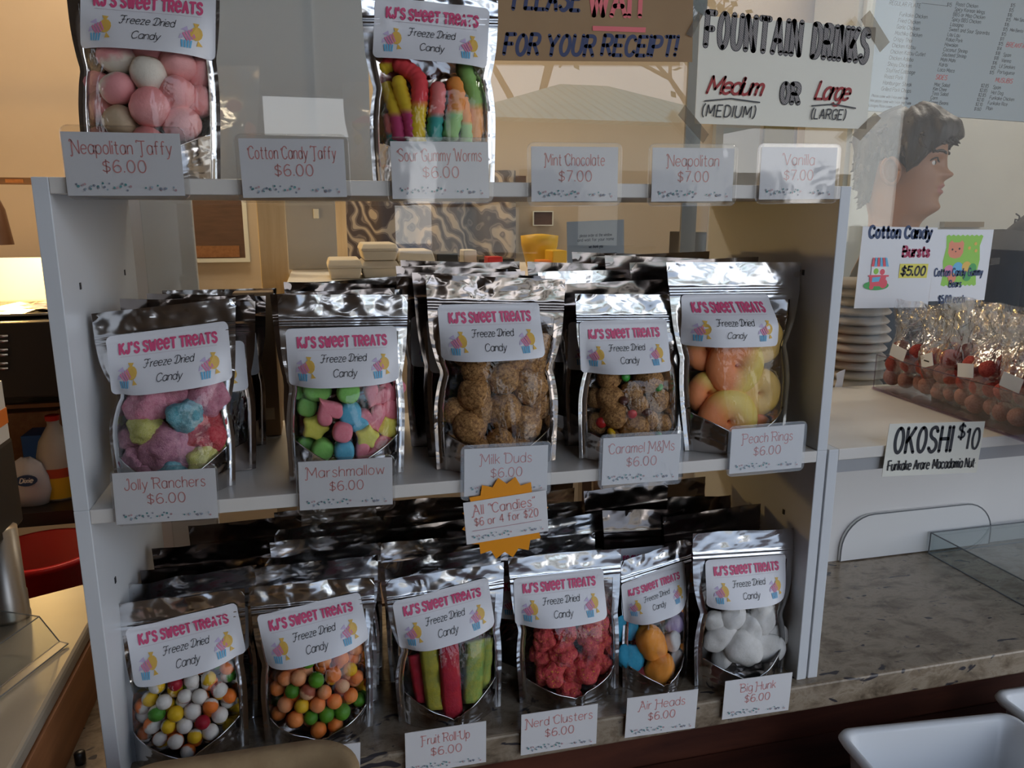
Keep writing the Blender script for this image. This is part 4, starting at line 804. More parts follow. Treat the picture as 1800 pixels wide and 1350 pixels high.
price('white price card under the left edge of the drinks sign', [(1147, 260), (1290, 260), (1145, 354), (1288, 354)], 'Neapolitan', '$7.00', slv=S1, fit=.62)
price('white price card at right end of the top board', [(1338, 259), (1470, 259), (1335, 350), (1468, 350)], 'Vanilla', '$7.00', slv=S1, fit=.4)
price('white price card below the sugar lump pouch', [(196, 833), (378, 822), (205, 922), (384, 911)], 'Jolly Ranchers', '$6.00', slv=dict(l=.0012, t=.004, b=.001), fit=.78)
price('white price card below the marshmallow pouch', [(524, 813), (690, 803), (527, 897), (690, 887)], 'Marshmallow', '$6.00', slv=dict(l=.002, t=.002, b=.005), fit=.82)
price('white price card behind the orange starburst, below the malty balls', [(815, 791), (963, 781), (817, 872), (962, 864)], 'Milk Duds', '$6.00', slv=S1, fit=.6)
price('white price card below the pouch of coloured buttons', [(1060, 771), (1196, 762), (1058, 853), (1193, 844)], 'Caramel M&Ms', '$6.00', slv=S1, fit=.84)
price('white price card below the pouch of rings', [(1286, 755), (1415, 745), (1282, 833), (1408, 822)], 'Peach Rings', '$6.00', slv=dict(l=.0025, t=.003, b=.003), fit=.68)
YB = -.0175
price('white price card half hidden behind the brown pulp tray', [(500, 1321), (632, 1305), (503, 1404), (634, 1388)], None, None, y=YB)
price('white price card on the counter edge below the strip pouch', [(712, 1290), (854, 1267), (713, 1362), (855, 1340)], 'Fruit Roll-Up', '$6.00', y=YB, fit=.58)
price('white price card on the counter edge below the red clusters', [(916, 1257), (1050, 1237), (916, 1328), (1049, 1307)], 'Nerd Clusters', '$6.00', y=YB, fit=.86)
price('white price card on the counter edge below the slanted pouch', [(1103, 1228), (1227, 1211), (1098, 1297), (1222, 1280)], 'Air Heads', '$6.00', y=YB, fit=.64)
price('white price card on the counter edge below the nougat pouch', [(1274, 1198), (1392, 1182), (1270, 1265), (1387, 1248)], 'Big Hunk', '$6.00', y=YB, fit=.52)
# starburst with the offer card
ys = -.0085; c0 = at(889, 911, 'y', ys); rad = 79*depth(c0)/F
r_ = thing('offer_sign', 'orange starburst carrying a white offer card, hung below the middle board', 'sign', c0, rot=(0, -.07, 0))
P = []
for i in range(32):
    t = 2*math.pi*i/32+.1; k = (1.0 if i % 2 == 0 else .83)*(1 if abs(math.sin(t)) > .35 else 1.0); P.append((rad*k*math.cos(t)*1.0, rad*k*math.sin(t)*.97))
G().prism(P, 0, .0006).ob('starburst', 'orange_card', r_)
TL, TR, BL, BR = [at(*q_, 'y', ys-.001) for q_ in ((817, 878), (963, 866), (817, 952), (962, 940))]
wd, ht = (TR-TL).length, (TL-BL).length; ce = (TL+TR+BL+BR)/4-c0
cdo = G().box((-wd/2, 0, -ht/2), (wd/2, .0006, ht/2)).ob('offer_card', 'card_paper', r_, loc=(ce.x, -.0012, ce.z)); fl = Flat(cdo, -.0001)
fl.text('title_lettering', 'salmon_ink', 'All "Candies"', ht*.23, ht*.02, -.02*wd, ht*.17, fit=.74*wd, sp=1.2, curl=True)
fl.text('price_lettering', 'salmon_ink', '$6 or 4 for $20', ht*.19, ht*.018, 0, -ht*.09, fit=.77*wd)
fl.shapes('underline_print', ['dot_pink'], [(0, [Vector(p) for p in ((-.42*wd, -.205*ht), (.42*wd, -.205*ht), (.42*wd, -.19*ht), (-.42*wd, -.19*ht))]), (0, [Vector(p) for p in ((.08*wd, .125*ht), (.34*wd, .125*ht), (.34*wd, .135*ht), (.08*wd, .135*ht))])])
dots(fl, wd, ht, -ht*.36, ht*.12)
# kraft sign
YS = YG-.002
r_, wd, ht, fl = panel('kraft_sign', 'brown kraft paper sign taped to the glass asking customers to wait', 'sign', [(862, -46), (1219, -40), (864, 103), (1217, 112)], YS+.0005, 'kraft_paper')
k = wd/357
fl.text('dark_lettering', 'blue_marker', 'FOR YOUR RECEIPT!', 30*k, 6.2*k, -.02*wd, -ht*.5+10*k, caps=True, fit=304*k, slant=.22, jit=.2, sp=1.6)
fl.text('dark_lettering', 'blue_marker', 'PLEASE', 34*k, 6.2*k, -.238*wd, -ht*.5+79*k, caps=True, fit=112*k, slant=.2, jit=.2, sp=1.5)
fl.text('pink_lettering', 'pink_marker', 'WAIT', 40*k, 8*k, .115*wd, -ht*.5+72*k, caps=True, fit=102*k, slant=.05, sp=1.2)
fl.shapes('pink_underline', ['pink_marker'], [(0, [Vector(p)*k for p in ((-5, -18.5), (90, -20), (91, -12), (-5, -11))])])
# drinks sign
r_, wd, ht, fl = panel('drinks_sign', 'cream paper sign about fountain drinks taped to the glass', 'sign', [(1231, 27), (1540, 48), (1221, 217), (1523, 227)], YS-.0008, 'cream_paper')
k = wd/306
for x, t, ww in ((-62, 'FOUNTAIN', 160), (91, 'DRINKS', 98)):
    for nm, m_, wpx in (('outlined_lettering', 'black_ink', 9.4), ('hatched_lettering', 'pencil_hatch', 7)):
        fl.text(nm, m_, t, 46*k, wpx*k, x*k, 33*k-(0 if x < 0 else 6*k), caps=True, fit=ww*k, sp=2.6, rot=-.035)
for nm, m_, wpx in (('outlined_lettering', 'black_ink', 8.6), ('hatched_lettering', 'pencil_hatch', 6)): fl.text(nm, m_, 'OR', 27*k, wpx*k, 8*k, -41*k, caps=True, fit=30*k, sp=2.2)
fl.text('red_lettering', 'red_marker', 'Medium', 24*k, 4*k, -90*k, -32*k, caps=True, fit=92*k, slant=.35, sp=.3); fl.text('red_lettering', 'red_marker', 'Large', 26*k, 4*k, 82*k, -34*k, caps=True, fit=60*k, slant=.35, sp=.3)
fl.text('black_lettering', 'black_ink', '(MEDIUM)', 17*k, 2*k, -98*k, -66*k, fit=90*k, slant=.15, sp=1.6); fl.text('black_lettering', 'black_ink', '(LARGE)', 15*k, 2*k, 78*k, -64*k, fit=62*k, slant=.15)
fl.shapes('underline_stroke', ['black_ink'], [(0, [Vector(p)*k for p in ((-140, -43), (-95, -38), (-45, -42), (-45, -44), (-95, -40), (-140, -45))]), (0, [Vector(p)*k for p in ((46, -44), (86, -40), (128, -45), (128, -47), (86, -42), (46, -46))])])
# tape strips
for lab, q_ in (('strip of clear tape over the top right corner of the drinks sign', ((1513, 34), (1529, 18), (1547, 92), (1564, 74))), ('strip of clear tape at the bottom right corner of the drinks sign', ((1498, 237), (1538, 198), (1512, 247), (1549, 208))), ('strip of clear tape at the bottom left corner of the drinks sign', ((1192, 202), (1204, 184), (1236, 252), (1246, 236))), ('strip of clear tape at the top left corner of the drinks sign', ((1206, 60), (1228, 20), (1216, 66), (1236, 26))), ('strip of clear tape on the glass beside the gummy bear notice', ((1742, 454), (1758, 453), (1740, 466), (1757, 464)))):
    V = [at(*q_[i], 'y', YS-.0016) for i in (0, 1, 3, 2)]; c0 = sum(V, Vector())/4
    o = obj('tape_strip', [v-c0 for v in V]+[v-c0+Vector((0, .0004, 0)) for v in V], [[3, 2, 1, 0], [4, 5, 6, 7], [0, 1, 5, 4], [1, 2, 6, 5], [2, 3, 7, 6], [3, 0, 4, 7]], 'tape_film', loc=c0); tag(o, lab, 'tape', 'strips of tape on the glass')
# torn paper at the foot of the glass
V = [at(*q_, 'y', YS-.001) for q_ in ((1467, 682), (1480, 682), (1486, 649), (1476, 653), (1470, 657), (1471, 668))]; c0 = V[0].copy()
o = G().prism([(v.x-c0.x, v.z-c0.z) for v in V], 0, .0004).ob('torn_paper', 'white_paper', loc=c0); tag(o, 'torn scrap of white paper stuck to the glass beside the shelf', 'paper')
# cotton candy notice
r_, wd, ht, fl = panel('notice_sheet', 'white notice with a striped cart print taped to the glass', 'sign', [(1514, 398), (1645, 400), (1504, 542), (1634, 540)], YS-.0006, 'white_paper')
k = wd/130
for nm, m_, wpx in (('navy_lettering', 'navy_ink', 4.4),): fl.text(nm, m_, 'Cotton Candy', 16*k, wpx*k, 1*k, 44*k, caps=True, fit=108*k, sp=1.6)
fl.text('crimson_lettering', 'crimson_ink', 'Bursts', 14*k, 3.8*k, 32*k, 17*k, caps=True, fit=46*k, sp=1.6)
fl.shapes('highlight_print', ['yellow_marker'], [(0, [Vector(p)*k for p in ((6, -15), (56, -15), (56, 6), (6, 6))])]); fl.text('black_lettering', 'black_ink', '$5.00', 13*k, 2.8*k, 30*k, -11*k, caps=True, fit=42*k, slant=.12)
S_ = lambda L: [Vector(p)*k for p in L]
polys = [(0, S_([(p.x, p.y) for p in disc2(-32, -26, 22, 20, 7)])), (1, S_([(-45, -12), (-16, -12), (-18, -27), (-43, -27)])), (2, S_([(-40, -14), (-26, -13), (-28, -20), (-40, -21)])), (1, S_([(p.x, p.y) for p in disc2(-20, -23, 7, 14)])), (1, S_([(p.x, p.y) for p in disc2(-40, -28, 4, 10)])), (3, S_([(-43, -12), (-17, -12), (-17, 2), (-43, 2)])), (4, S_([(p.x, p.y) for p in disc2(-35, -5, 4.5, 10)])), (1, S_([(p.x, p.y) for p in disc2(-24, -6, 4.5, 10)])), (1, S_([(-47, -13), (-12, -13), (-12, -10.5), (-47, -10.5)]))]
for i in range(6): polys.append(((1, 2)[i % 2], S_([(-44+5*i, 2), (-39+5*i, 2), (-39.5+4.2*i-.2, 15), (-42.5+4.2*i+.1, 15)])))
fl.shapes('cart_print', ['print_lawn', 'print_red', 'print_blue', 'print_white', 'print_green'], polys)
r_, wd, ht, fl = panel('notice_sheet', 'white notice with a green packet print taped to the glass at right', 'sign', [(1646, 403), (1747, 404), (1634, 530), (1730, 527)], YS-.0003, 'white_paper')
k = wd/98
pk = [(-32, 42)]+[(-32+8*i+4*j, 42+(2 if j else 0)) for i in range(8) for j in (0, 1)]+[(32, 42), (28, 28), (31, 8), (28, -15), (30, -28)]+[(30-7.5*i-3.7*j, -28-(2 if j else 0)) for i in range(8) for j in (0, 1)]+[(-32, -28), (-30, -12), (-33, 6), (-30, 26)]
polys = [(0, S_(pk)), (1, S_([(-26, 32), (-22, 36), (-18, 33), (-8, 33), (-4, 36), (0, 32), (0, 18), (-4, 12), (-13, 10), (-22, 12), (-26, 18)])), (5, S_([(p.x, p.y) for p in disc2(-19, 23, 1.6, 8)])), (5, S_([(p.x, p.y) for p in disc2(-7, 24, 1.6, 8)])), (5, S_([(p.x, p.y) for p in disc2(-13, 20, 1.1, 8)]))]
for i, (x, y, m_, r0) in enumerate(((-21, -8, 2, 9), (-6, -4, 3, 9), (9, -2, 4, 8), (20, -4, 6, 7), (10, 25, 4, 2.5), (20, 31, 4, 2.5), (22, 21, 4, 2.5), (-14, -18, 1, 7), (12, -16, 6, 7))): polys.append((m_, S_([(p.x, p.y) for p in disc2(x, y, r0, 14)])))
fl.shapes('packet_print', ['print_green', 'print_bear', 'print_pink', 'print_blue', 'print_yellow', 'black_ink', 'print_lawn'], polys)
fl.lines('black_lettering', 'navy_ink', [('Cotton Candy Gummy', 11*k, -3*k, -15*k, dict(fit=84*k)), ('Bears', 9.5*k, -7*k, -31*k, dict(fit=21*k)), ('$5.00 each', 11*k, -10*k, -54*k, dict(fit=46*k))], 1.9*k)
# hand-lettered card on the low unit
r_, wd, ht, fl = panel('hand_lettered_card', 'cream hand-lettered card on the front edge of the low unit at right', 'sign', [(1556, 747), (1718, 743), (1558, 836), (1730, 828)], -.003, 'cream_paper')
k = wd/170
fl.text('bold_lettering', 'black_ink', 'OKOSHI', 37*k, 5.5*k, -21*k, -4*k, caps=True, fit=100*k, sp=1.8); fl.text('bold_lettering', 'black_ink', '$', 24*k, 3.4*k, 45*k, 14*k, fit=11*k); fl.text('bold_lettering', 'black_ink', '10', 32*k, 3.6*k, 67*k, -2*k, fit=24*k, sp=2)
fl.text('small_lettering', 'black_ink', '*Furikake Arare *Macadamia Nut*', 15*k, 2*k, 0, -31*k, fit=158*k, sp=1)
# menu board hanging in the kitchen
YM = 1.45
r_, wd, ht, fl = panel('menu_board', 'white menu board, painted with bluish light, hanging in the kitchen above the person', 'menu', [(1556, -130), (1880, -96), (1517, 188), (1850, 222)], YM, 'menu_board', .012, rad=0)
k = ht/318; items, red = [], []
rotm = lambda px, py: at(px, py, 'y', YM)
inv = r_.rotation_euler.to_matrix().inverted()
def mp(px, py): q_ = inv @ (rotm(px, py)-r_.location); return q_.x, q_.z
def col(L, x0, y0, x1, y1, h_, sl=.15):
    for i, t in enumerate(L):
        f_ = i/max(1, len(L)-1); x, y = mp(x0+(x1-x0)*f_, y0+(y1-y0)*f_)
        if t: items.append((t, h_*k, x, y, dict(align='l', sx_=.95, slant=sl)))
col(['REGULAR PLATE'], 1563, 8, 1563, 8, 7)
col(['Furikake Chicken', 'Fried Chicken', 'Garlic Chicken', 'Mochiko Chicken', 'Crispy Thai', 'Chicken Katsu', 'Chicken Katsu Cutlet', 'Chicken Adobo', 'Shoyu Chicken', 'Stuffed Cabbage', 'Roast Pork', 'Hamburger Steak', 'Grilled Pork Chops'], 1581, 28, 1549, 159, 6.6)
col(['Plates come with 1 rice and 1 side', 'Mini plates come with 1 rice and 1 side', 'Lasagna Plate comes with 1 side'], 1532, 170, 1527, 187, 4.4)
col(['Roast Chicken', 'Spicy Korean Wings', 'BBS or Miso Chicken', 'Spicy BBS Chicken', 'Lasagna', 'Sweet and Sour Spareribs', 'Lau Lau', 'Kalua Pork', 'Hawaiian', 'Coconut Shrimp', 'Sauteed Shrimp', 'Mahi Mahi', 'Kal-bi', 'Loco Moco'], 1680, 10, 1648, 125, 6.4)
col(['Mac Salad', 'Kim Chee', 'Toss Salad', 'Corn', 'Green Beans', 'Rice'], 1642, 151, 1631, 190, 6.2)
col(['$15', '$15', '$16', '$15', '$16', '$15', '$15', '$11', '$15', '$14', '$18', '$18', '$16', '$15', '$15'], 1776, 12, 1739, 130, 6.2)
col(['$2.85', '$2.85', '$2.85', '$2.10', '$2.10', '$1.60'], 1724, 153, 1712, 194, 6.2)
col(['Spam', 'Vienna', 'Lil Smokies', 'Portuguese'], 1763, 99, 1753, 129, 6.4)
col(['Spam', 'Hot Dog', 'Furikake Chicken', 'Furikake Rice', 'Plain'], 1745, 156, 1733, 193, 6.4)
col(['$15'], 1664, 11, 1664, 11, 6.4); col(['Mini Spam', '', 'Mini Bento'], 1782, 36, 1775, 55, 5.5)
fl.lines('menu_lettering', 'menu_ink', items, 1.0*k); items = []
col(['SIDES'], 1644, 139, 1644, 139, 8, .25); col(['MUSUBIS'], 1749, 144, 1749, 144, 8, .25); col(['BREAKFAST'], 1768, 82, 1768, 82, 8, .25)
fl.lines('red_lettering', 'menu_red', items, 1.7*k)
xa, ya = mp(1620, 6); xb, yb = mp(1664, 11); fl.shapes('rule_line', ['menu_ink'], [(0, [Vector((xa, ya)), Vector((xb, yb)), Vector((xb, yb+.8*k)), Vector((xa, ya+.8*k))])])

# ================================================================== TRAY OF RED SWEETS
a, b = at(1535, 683, 'z', H+.001), at(1800, 775, 'z', H+.001); dv = Vector((b.x-a.x, b.y-a.y, 0)).normalized()
ang = math.atan2(dv.y, dv.x)
LT, WT, HT, th = .42, .17, .052, .003
tr = thing('sweets_tray', 'smoky clear acrylic tray on the low unit, full of bagged red sweets', 'tray', (a.x, a.y, H+.0008), rot=(0, 0, ang))
G().box((0, 0, 0), (LT, WT, th)).ob('tray_floor', 'smoky_acrylic', tr)
G().box((0, 0, th), (LT, th, HT)).ob('front_wall', 'clear_acrylic', tr); G().box((0, WT-th, th), (LT, WT, HT)).ob('back_wall', 'clear_acrylic', tr)
G().box((0, th, th), (th, WT-th, HT)).ob('side_wall', 'clear_acrylic', tr); G().box((LT-th, th, th), (LT, WT-th, HT)).ob('side_wall', 'clear_acrylic', tr)
g = G(); g.tube([(0, -.001, .001), (LT, -.001, .001)], .0022, 6); g.tube([(0, 0, HT), (LT, 0, HT)], .0008, 6); g.tube([(0, 0, 0), (0, 0, HT)], .0008, 6); g.ob('polished_edge', 'smoky_acrylic', tr)
mw = Matrix.Translation(tr.location) @ Matrix.Rotation(ang, 4, 'Z')
nb = 11; rb = random.Random(5)
for i in range(nb):
    # sachets stand in two ranks along the tray
    rank = i % 2; bx = .028+.036*(i//2)*1.9 if rank == 0 else .058+.036*(i//2)*1.9; by = .034 if rank == 0 else .092
    wd, ht, dp = .074, rb.uniform(.118, .135), .021; sd = rb.uniform(0, 50); lean = rb.uniform(-.012, .02)
    def sh(u, v, sg):
        k = math.sin(min(1, v/.42)*math.pi*.5) if v < .42 else (1-sstep(.42, .8, v)*.93)
        fan = 1+.22*sstep(.5, 1, v); n = noise.noise(Vector((u*2.2+sd, v*4, sg*3+sd)))
        n2 = abs(noise.noise(Vector((u*5+sd, v*7, sg*2-sd))))-.2
        return Vector((u*wd/2*fan*(1+.05*noise.noise(Vector((v*5, sd, u))))+.004*n, sg*dp*k*(1-abs(u)**2.5*.9)+.007*n*min(1, v*3)+.006*n2*sstep(.3, .6, v)+lean*v, v*ht+.006*noise.noise(Vector((u*1.5, sd, 2)))*v))
    loc = mw @ Vector((bx, by, th+.0006)); rz = ang+rb.uniform(-.35, .25)
    bgt = thing('sweets_bag', f'clear bag of red sweets, {ORD[i//2]} from the far end, tray\'s {"front" if rank == 0 else "rear"} rank', 'bag of sweets', loc, 'clear bags of red sweets in the tray', (0, 0, rz))
    g = G(); g.grid(lambda u, v: sh(u, v, -1), lin(-1, 1, 17), lin(0, 1, 26)); g.grid(lambda u, v: sh(u, v, 1), lin(-1, 1, 17), lin(0, 1, 26), flip=True)
    g.ob('clear_bag', 'bag_film', bgt, smooth=True)
    tg = G().box((-.013, -dp-.004, .048), (.013, -dp-.0035, .066), rot=Matrix.Rotation(rb.uniform(-.5, .5), 3, 'Y')).ob('paper_tag', 'white_paper', bgt)
    if i == 2: obj('print_mark', [(-.006, -dp-.0043, .055), (.006, -dp-.0043, .055), (.006, -dp-.0043, .057), (-.006, -dp-.0043, .057)], [[0, 1, 2, 3]], 'black_ink', tg)
    bw = Matrix.Translation(loc) @ Matrix.Rotation(rz, 4, 'Z'); kk = 0
    for row in range(3):
        for cx in ((-.022, .002, .024) if row < 2 else (-.012, .014)):
            r_ = rb.uniform(.0125, .0142); p = bw @ Vector((cx+rb.uniform(-.002, .002), rb.uniform(-.006, .002), .0145+row*.0225+rb.uniform(-.002, .002)))
            m_ = 'dusty_ball' if row == 0 or rb.random() < .25 else 'plum_ball'
            o = bpy.data.objects.new('red_sweet', sweet_mesh('rock' if 0 else 'puff', m_, kk % 4)); C.objects.link(o); o.location = p; o.scale = (r_, r_*.95, r_); o.rotation_euler = (rb.uniform(0, 6), rb.uniform(0, 6), 0); kk += 1
            lb = f'round red sweet in the {ORD[i//2]} bag of the {"front" if rank == 0 else "rear"} rank in the tray'
            tag(o, lb, 'candy', lb)

# stack of pale lids behind the glass
mat('grey_brown_lid', (.42, .37, .33), .4)  # even grey-brown lid colour
pz = at(1503, 690, 'y', .42)
for i in range(15):
    rr_ = .052-.0006*(i % 2); zc = .205+i*.0155
    g = G().lathe([(rr_*.75, 0), (rr_, .003), (rr_+.0022, .006), (rr_, .0085), (rr_*.9, .013), (rr_*.5, .0138)], (0, 0, 0), 36)
    o = g.ob('container_lid', 'grey_brown_lid', smooth=True, loc=(at(1503, 600, 'y', .42).x+.004*math.sin(i*1.7), .42, zc))
    tag(o, f'pale round container lid, {ORD[i] if i < 12 else ["thirteenth", "fourteenth", "topmost"][i-12]} from the bottom of the stack behind the glass', 'lid', 'stack of pale container lids')
o = G().box((-.1, -.07, 0), (.1, .07, .205)).ob('lid_crate', 'dark_wood', loc=(at(1503, 600, 'y', .42).x, .42, .0005)); tag(o, 'dark crate under the stack of lids behind the glass', 'crate')

# ================================================================== KITCHEN BEHIND THE GLASS
def pbox(name, label, cat, x0, y0, x1, y1, Y, dp, m_, bevel=.002, group=None, parent=None, zb=None):
    a, b = at(x0, y1, 'y', Y), at(x1, y0, 'y', Y)
    if zb is not None: a.z = zb
    c_ = Vector(((a.x+b.x)/2, Y, min(a.z, b.z))); w_, h_ = abs(b.x-a.x), abs(b.z-a.z)
    o = G().box((-w_/2, 0, 0), (w_/2, dp, h_)).ob(name, m_, parent, loc=c_, bevel=bevel)
    if label: tag(o, label, cat, group)
    o['w'] = w_; o['h'] = h_; return o
def framed(root_name, label, cat, x0, y0, x1, y1, Y, m_, fm, fw=.02):
    a, b = at(x0, y1, 'y', Y), at(x1, y0, 'y', Y); w_, h_ = b.x-a.x, b.z-a.z
    r_ = thing(root_name, label, cat, ((a.x+b.x)/2, Y, a.z)); G().box((-w_/2+fw, .004, fw), (w_/2-fw, .01, h_-fw)).ob('picture', m_, r_)
    for q_ in (((-w_/2, 0, 0), (w_/2, .012, fw)), ((-w_/2, 0, h_-fw), (w_/2, .012, h_)), ((-w_/2, 0, fw), (-w_/2+fw, .012, h_-fw)), ((w_/2-fw, 0, fw), (w_/2, .012, h_-fw))): G().box(*q_).ob('frame_rail', fm, r_)
    return r_, w_, h_
# large pale board and cupboards
pt = at(700, 484, 'y', 1.15); zt = pt.z
m = mat('backlit_paper', (.92, .91, .91), .5); tl_ = nd(m, 'ShaderNodeBsdfTranslucent'); tl_.inputs[0].default_value = (.84, .83, .82, 1); mx_ = nd(m, 'ShaderNodeMixShader'); mx_.inputs[0].default_value = .16; lk(m, bsdf(m).outputs[0], mx_.inputs[1]); lk(m, tl_.outputs[0], mx_.inputs[2]); lk(m, mx_.outputs[0], [n_ for n_ in m.node_tree.nodes if n_.type == 'OUTPUT_MATERIAL'][0].inputs[0])
for x0_, x1_, lb_ in ((386, 545, 'wide blank white sheet against the glass right of the taffy pouch'), (546, 642, 'narrow blank white sheet against the glass beside the gummy worm pouch')): pbox('blank_sheet', lb_, 'sheet', x0_, -30, x1_, 332, YG+.0175+(.003 if x0_ > 500 else 0), .0012, 'backlit_paper', 0)
pbox('panel_sheet', 'narrow grey-white sheet standing behind the upper left compartment', 'board', 222, 300, 331, 560, .40, .012, 'grey_board', zb=.0005)
r_, w_, h_ = framed('framed_picture', 'dark brown framed picture on the kitchen wall seen above the left pouches', 'picture', 327, 325, 430, 462, WB-.012, 'dark_wood', 'cream_paper', .015)
qa, qb = at(334, 453, 'y', WB-.02), at(420, 432, 'y', WB-.02); G().box((qa.x-r_.location.x, -.001, qa.z-r_.location.z), (qb.x-r_.location.x, .004, qb.z-r_.location.z)).ob('orange_band', 'orange_wood', r_)
pbox('wooden_post', 'pale wooden post beside the grey steel sheet', 'post', 464, 250, 494, 560, 1.25, .03, 'pale_wood', zb=-.95)
pbox('wooden_post', 'pale wooden post between the steel sheet and the patterned cloth', 'post', 574, 250, 603, 500, 1.63, .03, 'pale_wood', zb=-.95)
ss = pbox('steel_sheet', 'dull grey steel sheet with pencil scribbles between two wooden posts', 'sheet', 486, 250, 584, 500, 1.4, .01, 'dull_steel_sheet', zb=zt+.0005)
pbox('paper_scrap', 'small curled scrap of paper on the grey steel sheet', 'paper', 551, 367, 560, 384, 1.3965, .003, 'cream_paper')
# patterned cloth hung on the wall
a, b = at(588, 458, 'y', 2.3), at(905, 300, 'y', 2.3); w_, h_ = b.x-a.x, b.z-a.z
g = G().grid(lambda u, v: Vector((u, .03*math.sin(u*26)+.012*math.sin(u*61+v*3), v)), lin(0, w_, 60), lin(0, h_, 8)); g.grid(lambda u, v: Vector((u, .03*math.sin(u*26)+.012*math.sin(u*61+v*3)+.004, v)), lin(0, w_, 60), lin(0, h_, 8), flip=True)
o = g.ob('patterned_curtain', 'patterned_cloth', smooth=True, loc=(a.x, WB-.043, a.z)); tag(o, 'grey swirl-patterned curtain hanging on the kitchen wall', 'curtain')
o = G().box((at(505, 480, 'y', 1.1).x, 1.02, zt-.03), (at(1290, 480, 'y', 1.1).x, 1.6, zt)).ob('prep_table', 'shelf_laminate', bevel=.003); tag(o, 'pale prep table top in the kitchen behind the pouches', 'table'); 
for x in (.13, 1.0):
    for y in (1.06, 1.54): G().box((x+.02, y, -.95), (x+.06, y+.04, zt-.03)).ob('leg', 'steel', o)
def foam_box(x0, y0, x1, y1, Y, lab, n):
    a, b = at(x0, y1, 'y', Y), at(x1, y0, 'y', Y); w_, h_ = b.x-a.x, (b.z-zt)/n
    for i in range(n):
        r_ = thing('takeout_box', f'{lab}, {["lower", "upper"][i] if n == 2 else "single"} box of its pile', 'takeout box', ((a.x+b.x)/2, Y+.08, zt+i*h_+.0005), 'cream foam takeout boxes')
        g = G(); hb_ = h_*.55; g.loft([[Vector((sx_*w_*k, sy*.075*k2, z)) for sx_, sy in ((-.5, -1), (.5, -1), (.5, 1), (-.5, 1))] for k, k2, z in ((.86, .88, 0), (1, 1, hb_))]); g.ob('box_base', 'foam_white', r_, bevel=.003)
        g = G(); g.loft([[Vector((sx_*w_*k, sy*.075*k2, z)) for sx_, sy in ((-.5, -1), (.5, -1), (.5, 1), (-.5, 1))] for k, k2, z in ((1.04, 1.04, hb_), (1.02, 1.02, hb_+.006), (.9, .9, h_-.001))]); g.ob('box_lid', 'foam_white', r_, bevel=.003)
foam_box(578, 456, 636, 500, 1.05, 'cream foam box left of the tall pile', 1); foam_box(638, 428, 700, 500, 1.07, 'cream foam box in the tall pile', 2); foam_box(702, 440, 764, 500, 1.12, 'cream foam box right of the tall pile', 1)
def clutter(name, label, cat, x0, y0, x1, Y, dp, m_): 
    a, b = at(x0, y0, 'y', Y), at(x1, y0, 'y', Y); o = G().box((-(b.x-a.x)/2, 0, 0), ((b.x-a.x)/2, dp, max(.01, a.z-zt))).ob(name, m_, loc=((a.x+b.x)/2, Y, zt+.0006), bevel=.003); tag(o, label, cat); return o
clutter('equipment_box', 'low black box on the prep table right of the foam boxes', 'box', 768, 446, 806, 1.2, .12, 'black_plastic'); clutter('cream_carton', 'small cream carton beside the low black box', 'carton', 815, 440, 838, 1.25, .06, 'foam_white')
clutter('dark_tray', 'wide dark tray on the prep table under the curtain', 'tray', 842, 456, 905, 1.28, .14, 'black_plastic'); clutter('red_packet', 'red packet lying on the dark tray side of the table', 'packet', 858, 452, 884, 1.18, .05, 'red_plastic')
clutter('orange_packet', 'small orange packet on the prep table', 'packet', 948, 458, 970, 1.2, .05, 'orange_label'); clutter('yellow_box', 'bright yellow box on the prep table beside the grey notice', 'box', 971, 441, 997, 1.22, .07, 'yellow_label')
a = at(955, 470, 'y', 1.32); o = G().lathe([(.035, 0), (.05, .06), (.052, .085), (.01, .09)], n=20).ob('yellow_tub', 'yellow_label', smooth=True, loc=(a.x, 1.36, zt+.0006)); tag(o, 'yellow tub on the prep table behind the orange packet', 'tub')
r_, w_, h_ = framed('wall_photo', 'small dark group photo pinned to the beige kitchen wall', 'photo', 937, 371, 973, 397, 2.33, 'dark_wood', 'cream_paper', .004)
# grey notice on a stand
r_, wd, ht, fl = panel('grey_notice', 'grey printed notice standing behind the middle row of pouches', 'notice', [(997, 391), (1096, 385), (997, 482), (1098, 478)], .62, 'notice_paper', .001)
k = wd/98
fl.lines('notice_lettering', 'menu_ink', [(t, 4.6*k, 0, y*k, dict(fit=f_*k)) for t, y, f_ in (('please order at the window', 17, 55), ('and wait for your name', 10, 62), ('we thank you', -1, 24), ('cash or card accepted', -22, 50), ('please let us know about', -29, 60), ('any food allergies', -36, 40))], .9*k)
fl.shapes('rule_line', ['menu_ink'], [(0, [Vector(p)*k for p in ((-34, -11.6), (36, -11.6), (36, -10.4), (-34, -10.4))])])
o = G().box((-.01, .0016, -r_.location.z+.0006), (.01, .012, 0)).ob('notice_stand', 'steel', r_)
zz = at(1222, 440, 'y', 1.2)
pbox('cash_box', 'dark blue box on the shelf behind the notice', 'box', 1205, 408, 1243, 560, 1.15, .12, 'black_plastic', zb=zt+.0005); pbox('brown_packet', 'narrow brown packet leaning on the dark blue box', 'packet', 1200, 417, 1208, 445, 1.14, .008, 'orange_wood', zb=zt+.0005)
pbox('metal_pole', 'thin dark metal pole behind the glass at right of centre', 'pole', 1215, -60, 1219, 560, .7, .006, 'acrylic_edge', 0, zb=.0005)
